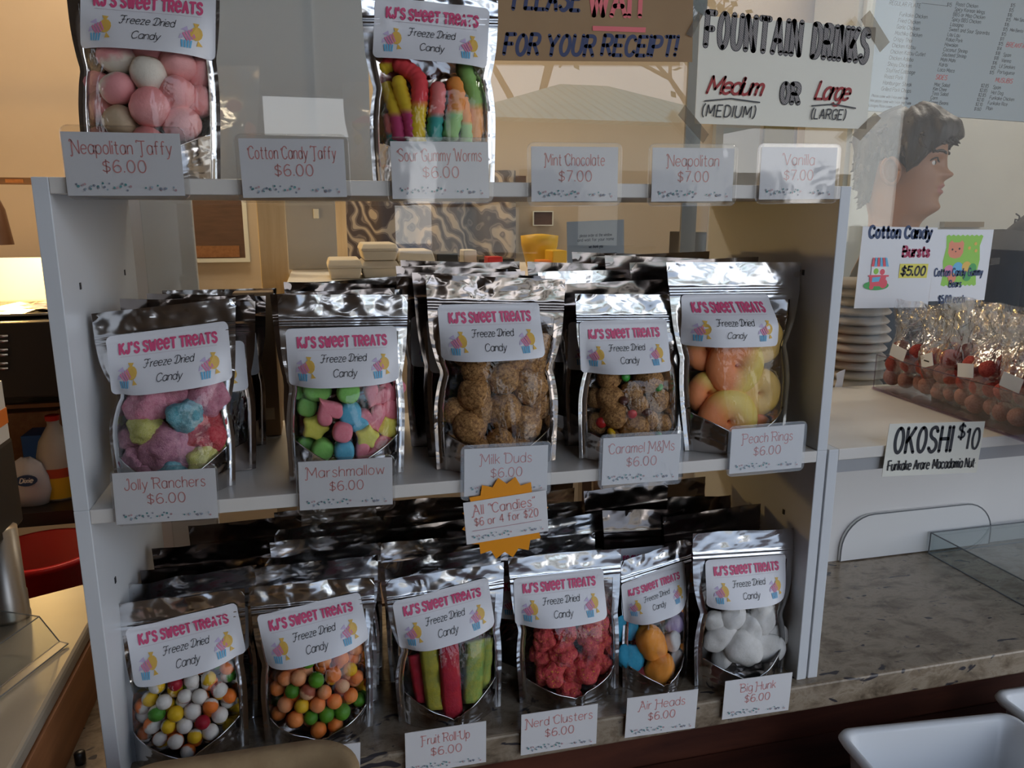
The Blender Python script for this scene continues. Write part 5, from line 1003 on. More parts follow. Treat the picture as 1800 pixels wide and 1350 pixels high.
# openings and cupboards on the back wall
a, b = at(1245, 480, 'y', WB-.03), at(1337, 214, 'y', WB-.03); tag(G().box((a.x, WB-.03, -.95), (b.x, WB, b.z)).ob('door_1', 'dull_steel_sheet'), kind='structure')
pbox('cork_board', 'olive cork board on the kitchen wall beside the grey door', 'board', 1340, 222, 1397, 300, 2.33, .015, 'yellow_label').data.materials[0] = mat('olive_board', (.24, .20, .07), .8)
pbox('beige_poster', 'tan poster on the kitchen wall right of the olive board', 'poster', 1398, 225, 1442, 300, 2.33, .008, 'pale_wood')
pbox('dark_shelf_strip', 'row of small dark jars strip on the far wall under the kraft sign', 'shelf', 872, 309, 925, 331, 2.33, .012, 'dark_wood')
a = at(1478, 200, 'y', 2.1); 
cbw = thing('wall_cupboard', 'tall white cupboard behind the person at right', 'cupboard', (a.x, 2.05, -.95)); G().box((0, 0, 0), (1.9, .28, 2.6)).ob('carcass', 'white_cupboard', cbw)
for i in range(2):
    d_ = G().box((.02+i*.93, -.02, .05), (.93+i*.93, 0, 2.55)).ob('cupboard_door', 'white_cupboard', cbw, bevel=.003)
    hp = at(1697, 395, 'y', 2.0); G().box((hp.x-a.x-.1-(0 if i == 0 else -.9), -.045, hp.z+.95-.01), (hp.x-a.x+.1+(0 if i == 0 else .9), -.02, hp.z+.95+.012)).ob('handle', 'brushed_steel', d_)
# lamps
for x, y in ((-.1, 1.9), (2.9, 1.7)):
    r_ = thing('ceiling_lamp', f'long glowing ceiling lamp over the {"prep table" if x < 1 else "white cupboard side"} of the kitchen', 'lamp', (x, y, 2.3), 'ceiling lamps'); G().box((-.6, -.17, .03), (.6, .17, .1)).ob('lamp_housing', 'white_plastic', r_); G().box((-.56, -.14, .0), (.56, .14, .03)).ob('lamp_diffuser', 'lamp_glow', r_)

# ---- left: steam table with its heat lamp
YP = 1.0
pz = at(40, 566, 'y', YP).z; xr = at(99, 600, 'y', YP).x+.10
r_ = thing('steam_table', 'black steam table under the heat lamp at left edge', 'steam table', (xr-.55, YP, -.95))
hh = pz+.95; zlow = at(100, 893, 'y', YP+.02).z+.95
G().box((-.7, 0, hh-.155), (.55, .5, hh)).ob('cabinet_body', 'black_enamel', r_, bevel=.004); G().box((-.7, .004, hh), (.55, .5, hh+.0004)).ob('top_sheet', 'steel', r_); G().box((-.7, .01, hh-.178), (.55, .03, hh-.170)).ob('lower_rail', 'copper_shade', r_)
G().box((-.7, 0, zlow-.03), (.55, .5, zlow)).ob('under_shelf', 'black_enamel', r_); G().box((-.7, .47, zlow), (.55, .5, hh-.155)).ob('rear_sheet', 'black_enamel', r_)
for x in (-.66, .51):
    for y in (.03, .43): G().box((x, y, 0), (x+.04, y+.03, zlow-.03)).ob('leg', 'black_enamel', r_)
    for y in (.03, .43): G().box((x, y, zlow), (x+.04, y+.03, hh-.155)).ob('upper_post', 'black_enamel', r_)
for i in range(3):
    for j in range(2):
        q_ = at(16, 590+i*24+j*9, 'y', YP)-r_.location; g = G(); g.tube([q_+Vector((-.03, -.004, 0)), q_+Vector((0, -.004, 0))], .0035, 8); g.ob('vent_slot', 'steel', r_, smooth=True)
for nx, dx in (('nearest the white shelf', 0), ('further left', -.40)):
    rr_ = thing('steam_pan', f'steel pan with crumpled foil edges on the steam table, {nx}', 'pan', (xr-.26+dx, YP+.03, pz+.001), 'steel pans on the steam table')
    g = G(); g.loft([[Vector((x*.18*k, .14+y*.13*k, z)) for x, y in ((math.copysign(abs(math.cos(t))**.4, math.cos(t)), math.copysign(abs(math.sin(t))**.4, math.sin(t))) for t in lin(0, 2*math.pi*35/36, 36))] for k, z in ((.9, .0), (1, .006), (1.06, .008), (1.06, .012), (.97, .011), (.86, .004))]); g.ob('pan_body', 'steel', rr_, smooth=True)
    g = G(); g.grid(lambda u, v: Vector((u*.15, .14+v*.1, .010+.016*noise.noise(Vector((u*2.6, v*2.6, 4+dx))))), lin(-1, 1, 22), lin(-1, 1, 16)); g.ob('foil_lining', 'steel', rr_)
# back guard lit by the lamp
pbox('white_guard', 'white splash guard standing behind the steam pans', 'guard', -260, 452, 110, 562, YP+.42, .01, 'white_plastic', zb=pz+.001)
bz = at(6, 430, 'y', YP+.2); top = at(6, 318, 'y', YP+.2)
r_ = thing('heat_lamp', 'brown cone-shaded heat lamp hanging over the steam pans', 'lamp', (at(-14, 430, 'y', YP+.2).x, YP+.2, bz.z))
hs = top.z-bz.z; rr_ = at(24, 430, 'y', YP+.2).x-at(-14, 430, 'y', YP+.2).x
G().lathe([(rr_, 0), (rr_*.8, hs*.55), (rr_*.45, hs*.86), (rr_*.2, hs), (rr_*.17, hs*.99), (rr_*.42, hs*.84), (rr_*.77, hs*.54), (rr_*.96, .0)], n=32, cap=False).ob('lamp_shade', 'copper_shade', r_, smooth=True)
G().lathe([(.002, -.0), (rr_*.35, .02), (rr_*.4, .05), (rr_*.15, .09)], n=20).ob('bulb', 'bulb_glow', r_, smooth=True)
g = G(); g.tube([(0, 0, hs*.98), (0, 0, 2.4-bz.z)], .006, 8); g.ob('cord', 'black_plastic', r_)
plo.location = (r_.location.x, r_.location.y, bz.z-.03)
a, b = at(-80, 323, 'y', 1.62), at(110, 313, 'y', 1.62)
rl = thing('hanging_rail', 'brown wooden rail with a small framed tag behind the left shelf edge', 'rail', (a.x, 1.62, a.z)); G().box((0, 0, 0), (b.x-a.x, .02, b.z-a.z)).ob('rail', 'dark_wood', rl); q_ = at(10, 321, 'y', 1.62); e_ = at(41, 315, 'y', 1.62)
G().box((q_.x-a.x, -.002, .004), (e_.x-a.x, 0, e_.z-q_.z+.004)).ob('tag_plate', 'orange_wood', rl)
g = G(); o = None
# things on the shelf under the steam table
zs = zlow-.95; YJ = YP+.10
a, b = at(70, 885, 'y', YJ), at(132, 885, 'y', YJ); jr_ = (b.x-a.x)/2*1.15; sc = at(100, 738, 'y', YJ).z-zs
r_ = thing('plastic_jug', 'milky plastic jug with red and yellow label under the steam table', 'jug', ((a.x+b.x)/2+.012, YJ, zs+.0005))
G().lathe([(jr_*.93, 0), (jr_, .01), (jr_, sc*.55), (jr_*.8, sc*.74), (jr_*.3, sc*.94), (jr_*.3, sc*1.0)], n=28).ob('jug_body', 'jug_plastic', r_, smooth=True)
G().lathe([(jr_*1.012, sc*.03), (jr_*1.012, sc*.30)], n=28, cap=False).ob('yellow_band', 'yellow_label', r_, smooth=True); G().lathe([(jr_*1.012, sc*.30), (jr_*1.012, sc*.42)], n=28, cap=False).ob('red_band', 'red_label', r_, smooth=True)
G().lathe([(jr_*.36, sc*1.0), (jr_*.36, sc*1.06), (jr_*.2, sc*1.07)], n=20).ob('cap', 'red_plastic', r_)
a = at(56, 880, 'y', YP+.05); r_ = thing('plastic_packet', 'crumpled pale plastic packet with a dark blue oval beside the jug', 'packet', (a.x-.004, YP+.06, zs+.0005))
g = G().loft([[Vector((.042*k*math.cos(t), .024*k*math.sin(t), z))*(1+.1*noise.noise(Vector((t, z*20, 1)))) for t in lin(0, 6.1, 22)] for k, z in ((.8, 0), (1, .03), (.95, .06), (.7, .09), (.2, .105))]); g.ob('packet_body', 'bag_plastic', r_, smooth=True)
G().prism([(p.x+.006, p.y+.062) for p in disc2(0, 0, .021, 18, .012)], -.033, -.029).ob('oval_print', 'navy_ink', r_)
V, Fc = ribbon(strokes('Dixie', .010, slant=.3), .0022); obj('oval_lettering', [(p.x+.006, -.0335, p.y+.058) for p in V], Fc, 'print_white', r_)
o = pbox('blue_carton', 'dark blue carton behind the jug under the steam table', 'carton', 40, 764, 92, 800, YP+.24, .08, 'blue_plastic', zb=zs+.0006)
pbox('tan_carton', 'tan carton at the back under the steam table', 'carton', 8, 722, 100, 800, YP+.34, .08, 'orange_wood', zb=zs+.0006)
# red bucket
g = G().lathe([(.072, -.26), (.094, -.014), (.104, -.012), (.105, .0), (.095, .0), (.070, -.25), (.001, -.252)], n=40)
bc_ = at(80, 958, 'z', -.10); o = g.ob('red_bucket', 'red_plastic', smooth=True, loc=(bc_.x+.0, .872, -.10)); tag(o, 'round red plastic bucket at left beside the white shelf', 'bucket')
o = G().box((-.75, .72, -.395), (-.16, .965, -.3615)).ob('bucket_stand', 'black_enamel'); tag(o, 'black board that the red bucket stands on', 'board')
for x in (-.73, -.20):
    for y in (.73, .93): G().box((x, y, -.95), (x+.03, y+.03, -.395)).ob('leg', 'black_enamel', o)
# white side counter with wood edge
g = G(); P4 = [(-.0525, -.40), (-.0525, .29), (-.09, .288), (-.66, .03), (-.66, -.40)]; g.add([(x, y, .068) for x, y in P4]+[(x, y, .085) for x, y in P4], [[4, 3, 2, 1, 0], [5, 6, 7, 8, 9]]+[[i, (i+1) % 5, (i+1) % 5+5, i+5] for i in range(5)]); o = g.ob('side_counter', 'white_laminate', bevel=.004); tag(o, 'white counter top, darkened in colour for shade, with a wooden edge at lower left', 'counter')
o.data.materials[0] = noisy('dimmed_laminate', (.26, .23, .185), (.31, .275, .225), 7, .4)  # white laminate with the dimness of this corner put into its colour
G().box((-.095, -.40, .0006), (-.05, .285, .068)).ob('wooden_edge', 'orange_wood', o); G().box((-.66, -.36, -.93), (-.15, .0, .066)).ob('counter_base', 'dark_wood', o)
a = at(142, 1342, 'z', 0); g = G().lathe([(.0048, 0), (.0052, .002), (.0052, .012), (.003, .0135)], n=20); o = g.ob('black_stopper', 'black_plastic', smooth=True, loc=(a.x, a.y, .0006)); tag(o, 'tiny black stopper standing on the stone beside the wooden edge', 'stopper')
zc2 = .0856
# drink dispenser on the white side counter
ce = Vector((-.152, .21, zc2+.0004)); rc = .5*(at(48, 1050, 'y', .21).x-at(-24, 1050, 'y', .21).x)
r_ = thing('pump_dispenser', 'steel and black drink dispenser standing on the white side counter', 'dispenser', (at(12, 1060, 'y', .21).x, .215, zc2+.0004))
zz1 = at(30, 935, 'y', .2).z-zc2; zz2 = at(24, 792, 'y', .2).z-zc2; xh = at(36, 860, 'y', .265).x-r_.location.x
G().lathe([(rc, 0), (rc, .004), (rc*.97, .005), (rc*.97, .03), (rc*.92, .031), (rc*.92, zz1)], n=36).ob('steel_body', 'brushed_steel', r_, smooth=True)
g = G(); g.box((-.14, -.03, zz1-.012), (xh, .05, zz2)); g.ob('black_head', 'black_plastic', r_, bevel=.005)
xt = at(13, 740, 'y', .255).x-r_.location.x; zt_ = at(10, 686, 'y', .2).z-zc2
lb = G().box((-.13, -.026, zz2), (xt, .04, zt_)).ob('top_carton', 'white_plastic', r_); G().box((-.131, -.0266, zz2+.018), (xt+.0006, .041, zz2+.036)).ob('orange_band', 'orange_label', lb)
# low sneeze guard piece
a, b, c_ = at(0, 1228, 'z', zc2), at(120, 1134, 'z', zc2), at(55, 1102, 'z', zc2+.03)
g = G(); V = [Vector((b.x, b.y, 0)), Vector((a.x, a.y, 0))]; ext = (V[1]-V[0])*2.2; A0 = V[0]; A1 = V[0]+ext; n_ = Vector((-ext.y, ext.x, 0)).normalized()*-1
if n_.x > 0: n_ = -n_
r_ = thing('clear_guard', 'low folded clear acrylic guard lying on the white side counter', 'guard', (A0.x, A0.y, zc2+.0006)); o_ = A0
pr = [(0, 0), (.010, .002), (.030, .030), (.085, .034)]
for i, nm in ((0, 'foot_strip'), (1, 'sloping_face'), (2, 'top_face')):
    (d0, h0), (d1, h1) = pr[i], pr[i+1]; t3 = Vector((0, 0, .002)); q_ = [n_*d0+Vector((0, 0, h0)), A1-o_+n_*d0+Vector((0, 0, h0)), A1-o_+n_*d1+Vector((0, 0, h1)), n_*d1+Vector((0, 0, h1))]
    obj(nm, q_+[p+t3 for p in q_], [[3, 2, 1, 0], [4, 5, 6, 7], [0, 1, 5, 4], [1, 2, 6, 5], [2, 3, 7, 6], [3, 0, 4, 7]], 'clear_acrylic', r_)
g = G(); 
for d0, h0 in pr[:3]: g.tube([n_*d0+Vector((0, 0, h0+.001)), A1-o_+n_*d0+Vector((0, 0, h0+.001))], .0007, 6)
for (d0, h0), (d1, h1) in zip(pr, pr[1:]): g.tube([n_*d0+Vector((0, 0, h0+.001)), n_*d1+Vector((0, 0, h1+.001))], .0007, 6)
g.ob('polished_edge', 'acrylic_edge', r_)

# ================================================================== FOREGROUND ON THE LEDGE
ZL = -.13
def bin_(label, tl, zt_, w_, d_, h_, yaw):
    """tapered tub with a rolled rim; tl = far left corner of its rim"""
    r_ = thing('white_tub', label, 'tub', (tl.x, tl.y, ZL+.0008), 'white tubs on the ledge', (0, 0, yaw)); hh = zt_-ZL
    def ring(ins, z, rr_=.018): return [Vector((x+w_/2, y-d_/2, z)) for x, y in rrect(w_-2*ins, d_-2*ins, max(.004, rr_-ins*.3), 6)]
    g = G().loft([ring(.016, 0), ring(.008, hh-.012), ring(.001, hh-.010), ring(-.002, hh-.005), ring(.0, hh), ring(.006, hh+.0005), ring(.010, hh-.004), ring(.018, .003)]); g.ob('tub_body', 'bin_plastic', r_, smooth=True, bevel=0)
    return r_
zr = -.045
p1 = at(1467, 1283, 'z', zr); bin_('nearer white plastic tub at lower right in front of the counter', p1, zr, .228, .17, 0, -.10)
p2 = at(1741, 1216, 'z', zr); bin_('farther white plastic tub at right, behind the nearer tub', p2, zr, .23, .17, 0, -.03)
# moulded pulp tray on a carton
yp = -.075; pm = at(418, 1313, 'y', yp); pl_, pr_ = at(190, 1350, 'y', yp-.05), at(634, 1345, 'y', yp-.05); wpt = (pr_.x-pl_.x)*1.08; zp = pm.z
o = G().box((-wpt*.42, -.12, 0), (wpt*.42, -.015, zp-.045-ZL)).ob('carton', 'kraft_paper', loc=(pm.x, yp, ZL+.0006), bevel=.002); tag(o, 'brown carton under the pulp tray on the ledge', 'carton')
r_ = thing('pulp_tray', 'brown moulded pulp tray at the bottom edge in front of the shelf', 'tray', (pm.x-wpt/2, yp, zp-.0438), rot=(0, 0, -.02)); hh = .043
def ring(ins, z): return [Vector((x+wpt/2, y-.07, z)) for x, y in rrect(wpt-2*ins, .14-2*ins, max(.01, .045-ins), 9)]
G().loft([ring(.02, 0), ring(.004, hh-.006), ring(0, hh-.003), ring(.001, hh), ring(.014, hh+.001), ring(.02, hh-.004), ring(.034, .02), ring(.05, .012)]).ob('tray_body', 'pulp', r_, smooth=True)
a = at(972, 1326, 'z', ZL+.003); b = at(1016, 1402, 'z', ZL+.003); dd = (b-a); o = G().box((0, 0, 0), (dd.length*2.0, .006, .003)).ob('orange_strip', 'orange_card', loc=(a.x, a.y, ZL+.0006)); o.rotation_euler.z = math.atan2(dd.y, dd.x); tag(o, 'thin orange strip lying on the dark wooden ledge', 'strip')

# ================================================================== PEOPLE
def bumpf(y, z, y0, z0, sy, sz, a_): return a_*math.exp(-((y-y0)/sy)**2-((z-z0)/sz)**2)
KF = [(-.26, -.10, .075, .105), (-.22, -.085, .058, .078), (-.185, -.078, .046, .062), (-.15, -.072, .042, .057), (-.125, -.071, .050, .058), (-.112, -.073, .066, .060), (-.10, -.077, .076, .062), (-.08, -.082, .080, .065), (-.055, -.086, .083, .068), (-.03, -.089, .084, .070), (0, -.093, .083, .072), (.03, -.097, .088, .074), (.06, -.097, .089, .073), (.085, -.088, .078, .065), (.103, -.065, .055, .048), (.112, -.035, .03, .027), (.115, -.008, .008, .008)]
def kf(z, i):
    for a, b in zip(KF, KF[1:]):
        if a[0] <= z <= b[0]:
            t = (z-a[0])/(b[0]-a[0]); return a[i]+(b[i]-a[i])*t
    return KF[-1][i] if z > 0 else KF[0][i]
def headpt(th, z, off=0):
    bx, fx, hw = (sum(kf(z+d, i) for d in (-.008, 0, .008))/3 if -.25 < z < .105 else kf(z, i) for i in (1, 2, 3))
    c_, s_ = math.cos(th), math.sin(th); e = .88
    x = (fx if c_ > 0 else -bx)*math.copysign(abs(c_)**e, c_); y = hw*math.copysign(abs(s_)**e, s_)
    if c_ > 0:
        x += bumpf(y, z, 0, -.018, .014, .013, .016)+bumpf(y, z, 0, .004, .010, .022, .009)+bumpf(y, z, 0, -.016, .022, .009, .006)
        x += bumpf(y, z, 0, -.042, .022, .006, .009)+bumpf(y, z, 0, -.057, .020, .007, .009)-bumpf(y, z, 0, -.0495, .022, .003, .003)
        x += bumpf(y, z, 0, -.095, .022, .014, .012)+bumpf(y, z, .03, .032, .026, .008, .004)+bumpf(y, z, -.03, .032, .026, .008, .004)
        for sy in (-1, 1): x += bumpf(y, z, sy*.032, .012, .016, .011, -.010)+bumpf(y, z, sy*.042, -.022, .022, .02, .004)
    return Vector((x*(1+off/.09), y*(1+off/.075), z+off*.5*max(0, z)/.1))
def person(name, label, loc, rz, zhead, shirt):
    r_ = thing(name, label, 'person', (loc[0], loc[1], -.95), rot=(0, 0, rz)); hz = zhead+.95-.115
    n = 64; zs_ = lin(-.26, .114, 90)
    g = G(); rings = [[headpt(2*math.pi*i/n, z)+Vector((0, 0, hz)) for i in range(n)] for z in zs_]; g.loft(rings, True)
    for k, f_ in enumerate(g.f):
        c_ = sum((g.v[i] for i in f_), Vector())/len(f_); z = c_.z-hz
        if abs(c_.y) < .023*(1-((z+.049)/.016)**2)**.5 if abs(z+.049) < .0135 else False:
            if c_.x > .05: g.m[k] = 1
    # torso, arms, legs below the collar in one body with the head
    def ell(z, a_, b_, x0=0): return [Vector((x0+b_*math.cos(2*math.pi*i/28), a_*math.sin(2*math.pi*i/28), z)) for i in range(28)]
    sh = hz-.27
    g.loft([ell(hz-.235, .07, .06), ell(sh, .14, .085), ell(sh-.05, .18, .10), ell(sh-.25, .165, .11), ell(sh-.42, .14, .10), ell(sh-.56, .165, .11), ell(.80, .16, .11)], True, 0)
    for sy in (-1, 1):
        S_, E_, W_ = Vector((0, sy*.185, sh-.03)), Vector((-.02, sy*.235, sh-.31)), Vector((.22, sy*.20, sh-.36))
        g.tube([S_, S_.lerp(E_, .5), E_, E_.lerp(W_, .5), W_, W_+Vector((.04, 0, -.01)), W_+Vector((.085, 0, -.018))], [.052, .046, .040, .036, .027, .034, .03], 12)
        for fi in range(4):
            b_ = W_+Vector((.08, (fi-1.5)*.017, -.018)); L_ = (.062, .072, .068, .054)[fi]; g.tube([b_, b_+Vector((L_*.45, 0, -.008)), b_+Vector((L_*.8, 0, -.026)), b_+Vector((L_*.9, 0, -.042))], [.0088, .0085, .0078, .006], 8)
        b_ = W_+Vector((.035, -sy*.028, -.012)); g.tube([b_, b_+Vector((.03, -sy*.018, -.006)), b_+Vector((.055, -sy*.018, -.016))], [.011, .0095, .007], 8)
        g.tube([Vector((0, sy*.09, .82)), Vector((.01, sy*.095, .47)), Vector((-.01, sy*.095, .08)), Vector((0, sy*.095, .03))], [.088, .062, .04, .042], 14); g.tube([Vector((-.05, sy*.095, .035)), Vector((.06, sy*.095, .035)), Vector((.19, sy*.1, .025))], [.035, .045, .03], 12)
    # ears
    for sy in (-1, 1):
        ec = Vector((-.012, sy*.083, hz-.008)); P = [ec+Vector((.019*math.cos(t)-.004*math.sin(t), sy*(.006+.010*max(0, -math.cos(t))), .031*math.sin(t))) for t in lin(0, 2*math.pi, 22)]
        g.tube(P, .0045, 8); g.loft([[ec+Vector((.019*k*math.cos(t), sy*((.008*max(0, -math.cos(t))*k if k < 1.1 else -.014)+(-.002 if k < .9 else 0)), .031*min(k, 1)*math.sin(t))) for t in lin(0, 2*math.pi*19/20, 20)] for k in (1.15, 1, .5, .05)], True)
    b = g.ob('body', ['skin', 'lip'], r_, smooth=True)
    for sy in (-1, 1):
        p_ = headpt(math.asin(.032/.073*.86)*sy, .012); e_ = Vector((p_.x-.009, sy*.032, hz+.011))
        me = ico(3, None, (.0115, .0125, .0115)); me.materials.append(M['eye_white']); o = bpy.data.objects.new('eye', me); C.objects.link(o); o.parent = b; o.location = e_
        d_ = Vector((.93, .30, 0)).normalized(); me = ico(3, None, (.0062, .0062, .0062)); me.materials.append(M['iris']); i_ = bpy.data.objects.new('iris', me); C.objects.link(i_); i_.parent = b; i_.location = e_+d_*.0072
        lid = [headpt(sy*t, .012+.0085*math.sin((t-.25)/.50*math.pi)+.002, .0012)+Vector((0, 0, hz)) for t in lin(.22, .74, 9)]
        G().tube(lid, [.001]+[.0019]*7+[.001], 6).ob('eyelid', 'hair', b, smooth=True)
        br = [headpt(sy*t, .031+.007*math.sin((t-.15)/.7*math.pi), .0018)+Vector((0, 0, hz)) for t in lin(.16, .78, 10)]
        G().tube(br, [.0015, .0028, .0034, .0036, .0036, .0034, .003, .0026, .002, .0012], 6).ob('eyebrow', 'hair', b, smooth=True)
    # hair: a thick ragged cap from the crown down to the hairline
    def line(th):   # height of the hairline round the head (0 = brow side)
        a = abs((th+math.pi) % (2*math.pi)-math.pi)
        if a < .55: return .056
        if a < 1.15: return .056-(a-.55)/.6*.050
        if a < 1.45: return .006-(a-1.15)/.3*.022
        if a < 1.85: return .030
        return .030-sstep(1.85, 2.5, a)*.115
    g = G(); nt_ = 72; ns = 26; rings = []
    for j in range(ns):
        s_ = j/(ns-1); R_ = []
        for i in range(nt_):
            th = 2*math.pi*i/nt_; zl = line(th)+.006*noise.noise(Vector((math.cos(th)*6, math.sin(th)*6, 1))); z = .1135+(zl-.1135)*s_**.8
            tk = .016*(1-s_)**.6+.011; a = abs((th+math.pi) % (2*math.pi)-math.pi)
            if a < .9: tk += .012*sstep(.2, .6, s_)
            tk *= (1 if s_ < .93 else 1-(s_-.93)/.07*.9)
            tk += .010*noise.noise(Vector((math.cos(th)*3.2, math.sin(th)*3.2, z*22)))+.006*noise.noise(Vector((math.cos(th)*9, math.sin(th)*9, z*30)))
            p_ = headpt(th, z, tk); p_.z += tk*.55*(1-s_)+.010*max(0, math.cos(th+.5))*(1-s_); R_.append(p_+Vector((0, 0, hz)))
        rings.append(R_)
    g.loft(rings[::-1], True)
    rh = random.Random(11)
    for k in range(150):   # locks
        th = rh.uniform(-math.pi, math.pi); s_ = rh.uniform(.15, .98); zl = line(th); z = .1135+(zl-.1135)*s_**.8; tk = .014*(1-s_)**.6+.009
        p_ = headpt(th, z, tk)+Vector((0, 0, hz)); o_ = Vector((math.cos(th), math.sin(th), .2)); dn = Vector((math.cos(th)*.3, math.sin(th)*.3, -1)) if s_ > .35 else Vector((math.cos(th+.6), math.sin(th+.6), -.15))
        L_ = rh.uniform(.010, .020); sw = Vector((-math.sin(th), math.cos(th), 0))*rh.uniform(-.5, .5)
        g.tube([p_-dn*L_*.7-o_*.004, p_+o_*.004, p_+(dn+sw+o_*.2)*L_*.6, p_+(dn+sw*1.8+o_*.45)*L_], [.004, .006, .0045, .0008], 6)
    g.ob('hair', 'hair', r_, smooth=True)
    # shirt
    g = G(); g.loft([ell(hz-.212, .083, .074), ell(hz-.222, .10, .085), ell(sh+.0, .165, .10), ell(sh-.05, .20, .118), ell(sh-.25, .186, .13), ell(sh-.42, .17, .122), ell(sh-.60, .187, .132)], False)
    for sy in (-1, 1):
        S_, E_ = Vector((0, sy*.165, sh-.015)), Vector((-.02, sy*.235, sh-.31)); g.tube([S_, S_.lerp(E_, .35), S_.lerp(E_, .75)], [.066, .066, .07], 16)
    g.ob('tshirt', shirt, r_, smooth=True)
    g = G(); g.loft([ell(.98, .17, .118), ell(.85, .175, .125), ell(.80, .17, .12)], True)
    for sy in (-1, 1): g.tube([Vector((0, sy*.09, .84)), Vector((.01, sy*.095, .47)), Vector((-.01, sy*.095, .09))], [.098, .075, .065], 14)
    g.ob('trousers', 'trousers', r_, smooth=True)
    return r_
hp = at(1592, 285, 'y', .98)
person('person', 'dark-haired person in a dark grey tee behind the glass, looking right', (hp.x, hp.y), math.radians(-52), at(1596, 212, 'y', .98).z, 'grey_tshirt')
# black jacket hung at right
a, b = at(1738, 560, 'y', 1.05), at(1905, 372, 'y', 1.05); w_ = b.x-a.x; h_ = b.z-a.z+.12
r_ = thing('black_jacket', 'black jacket hanging behind the glass at right edge', 'jacket', (a.x+w_*.5, 1.05, a.z-.12))
def jr(z, k, s0): return [Vector((w_/2*k*math.cos(t)*(1+.04*noise.noise(Vector((math.cos(t)*2, math.sin(t)*2, z*9)))), .06*k*math.sin(t)+.01*noise.noise(Vector((math.cos(t)*3, z*12, 3))), z)) for t in lin(0, 2*math.pi*47/48, 48)]
G().loft([jr(h_*f_, k, 0) for f_, k in ((0, .94), (.2, .95), (.45, .97), (.65, .99), (.8, .95), (.88, .82), (.95, .56), (1.0, .32), (1.01, .22))]).ob('jacket_body', 'black_cloth', r_, smooth=True)
for sx_ in (-1, 1): G().tube([(sx_*w_*.40, 0, h_*.86), (sx_*w_*.48, -.01, h_*.6), (sx_*w_*.49, -.02, h_*.2), (sx_*w_*.48, -.02, -.05)], [.05, .055, .05, .045], 14).ob('sleeve', 'black_cloth', r_, smooth=True)
g = G(); q_ = at(1792, 384, 'y', .98)-r_.location; g.tube([q_, q_+Vector((-.012, -.01, .006)), q_+Vector((-.026, -.012, .012))], .002, 6); g.tube([q_, q_+Vector((-.014, -.01, -.004)), q_+Vector((-.024, -.01, -.002)), q_+Vector((-.024, -.01, -.012))], .002, 6); g.ob('drawstring', 'black_cloth', r_)
G().tube([(0, 0, h_), (0, 0, 2.4-r_.location.z)], .004, 6).ob('hanging_cord', 'black_plastic', r_)

# ================================================================== OUTSIDE, BEHIND THE CAMERA (seen only as reflections)
def mirror(px, py, Yb):
    p = at(px, py, 'y', 2*YG-Yb); return Vector((p.x, Yb, p.z))
tag(G().box((-30, -2.3, -1.0), (30, -.05, -.95)).ob('ground_patio', 'pavement'), kind='structure')
noisy('pale_concrete', (.42, .41, .39), (.36, .35, .335), 3, .9); tag(G().box((-30, -40, -1.0), (30, -2.3, -.96)).ob('ground_street', 'pale_concrete'), kind='structure')
o = G().box((-6, -2.3, 2.3), (7, .27, 2.42)).ob('added_shade_roof', 'porch_boards'); tag(o, kind='structure')  # unseen roof, added to hold back sky light from above
tag(G().box((-1.15, -2.2, -.95), (-1.05, -.08, 2.3)).ob('added_shade_wall', 'porch_boards'), kind='structure')  # unseen dark wall, added to keep light off the right inner faces
yw = -2.2; qa, qb, xe = mirror(463, 236, yw), mirror(622, 168, yw), mirror(690, 200, yw).x
g = G(); g.box((-1.15, yw-.08, -.95), (qa.x, yw, 2.3)); g.box((qb.x, yw-.08, -.95), (xe, yw, 2.3)); g.box((qa.x, yw-.08, -.95), (qb.x, yw, qa.z)); g.box((qa.x, yw-.08, qb.z), (qb.x, yw, 2.3)); tag(g.ob('added_reflection_wall', 'porch_boards'), kind='structure')  # unseen wall added to block sky; its opening makes the bright reflection
for x in (-2.6, 4.6): o = G().box((x, -2.15, -.95), (x+.12, -2.03, 2.3)).ob('porch_post', 'porch_boards'); tag(o, f'brown wooden porch post at the {"left" if x < 0 else "right"} end of the porch', 'post')
Yb = -10.5; e0, e1 = mirror(790, 205, Yb), mirror(1350, 218, Yb); r0, r1 = mirror(985, 148, Yb-3), mirror(1070, 150, Yb-3); ze = (e0.z+e1.z)/2
r_ = thing('roadside_building', 'beige building with a pale green metal hip roof across the street', 'building', ((e0.x+e1.x)/2, Yb, -.95)); ox = r_.location.x; hwid = (e1.x-e0.x)/2
G().box((-hwid+.5, -5.5, 0), (hwid-.5, -.5, ze+.95)).ob('wall', 'stucco', r_)
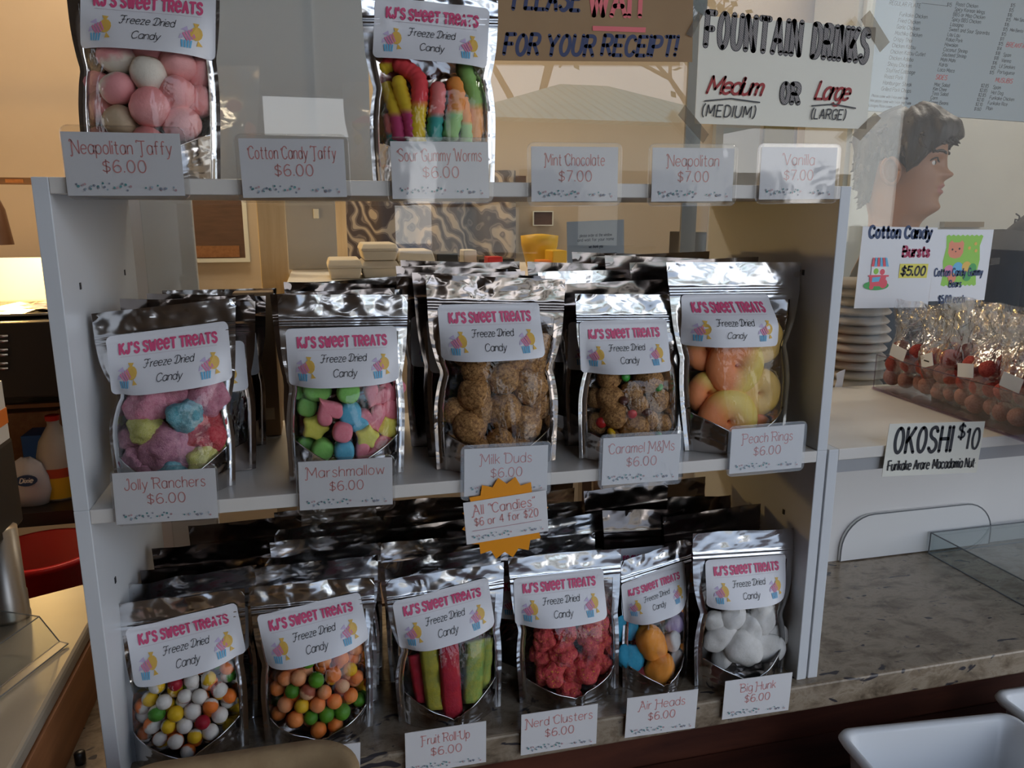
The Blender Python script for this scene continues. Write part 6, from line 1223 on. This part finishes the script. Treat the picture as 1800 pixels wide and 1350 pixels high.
rz_ = (r0.z+r1.z)/2+.95; x0, x1 = r0.x-ox, r1.x-ox; zb = ze+.95
obj('roof', [(-hwid, 0, zb), (hwid, 0, zb), (hwid, -6, zb), (-hwid, -6, zb), (x0, -3, rz_), (x1, -3, rz_)], [[0, 1, 5, 4], [1, 2, 5], [2, 3, 4, 5], [3, 0, 4], [3, 2, 1, 0]], 'green_metal_roof', r_)
for i in range(4): G().box((-hwid+1.2+i*1.7, -.52, .9), (-hwid+2.2+i*1.7, -.48, 2.2)).ob('window', 'black_plastic', r_)
# tree over the roof
def tree(label, px, Yt, seed, hgt, spread):
    rt = random.Random(seed); b0 = mirror(px, 300, Yt); r_ = thing('street_tree', label, 'tree', (b0.x, Yt, -.95)); g = G(); tips = []
    def grow(p, d, L, r0_, lv):
        q_ = p+d*L; m_ = p.lerp(q_, .5)+Vector((rt.uniform(-.1, .1), rt.uniform(-.1, .1), rt.uniform(-.05, .1)))*L*.3; g.tube([p, m_, q_], [r0_, r0_*.85, r0_*.65], 5)
        if lv == 0: tips.append(q_); return
        for k in range(3 if lv > 1 else 4):
            nd_ = (d+Vector((rt.uniform(-1, 1), rt.uniform(-1, 1), rt.uniform(-.35, .6)))*spread).normalized(); grow(q_, nd_, L*rt.uniform(.55, .8), r0_*.6, lv-1)
    grow(Vector((0, 0, 0)), Vector((0, 0, 1)), hgt, .16, 4); g.ob('trunk', 'bark', r_)
    gl = G()
    for t_ in tips:
        for k in range(5):
            c_ = t_+Vector((rt.gauss(0, .4), rt.gauss(0, .4), rt.gauss(0, .34))); a_ = Vector((rt.uniform(-1, 1), rt.uniform(-1, 1), rt.uniform(-1, 1))).normalized()*.2; b_ = a_.orthogonal().normalized()*.09; gl.add([c_-a_, c_-b_, c_+a_, c_+b_], [[0, 1, 2, 3]])
    gl.ob('foliage', 'leaf', r_)
tree('bushy tree standing left of the beige building', 930, -17, 3, 3.2, .75); tree('bushy tree standing right of the beige building', 1250, -17.5, 8, 3.2, .75)
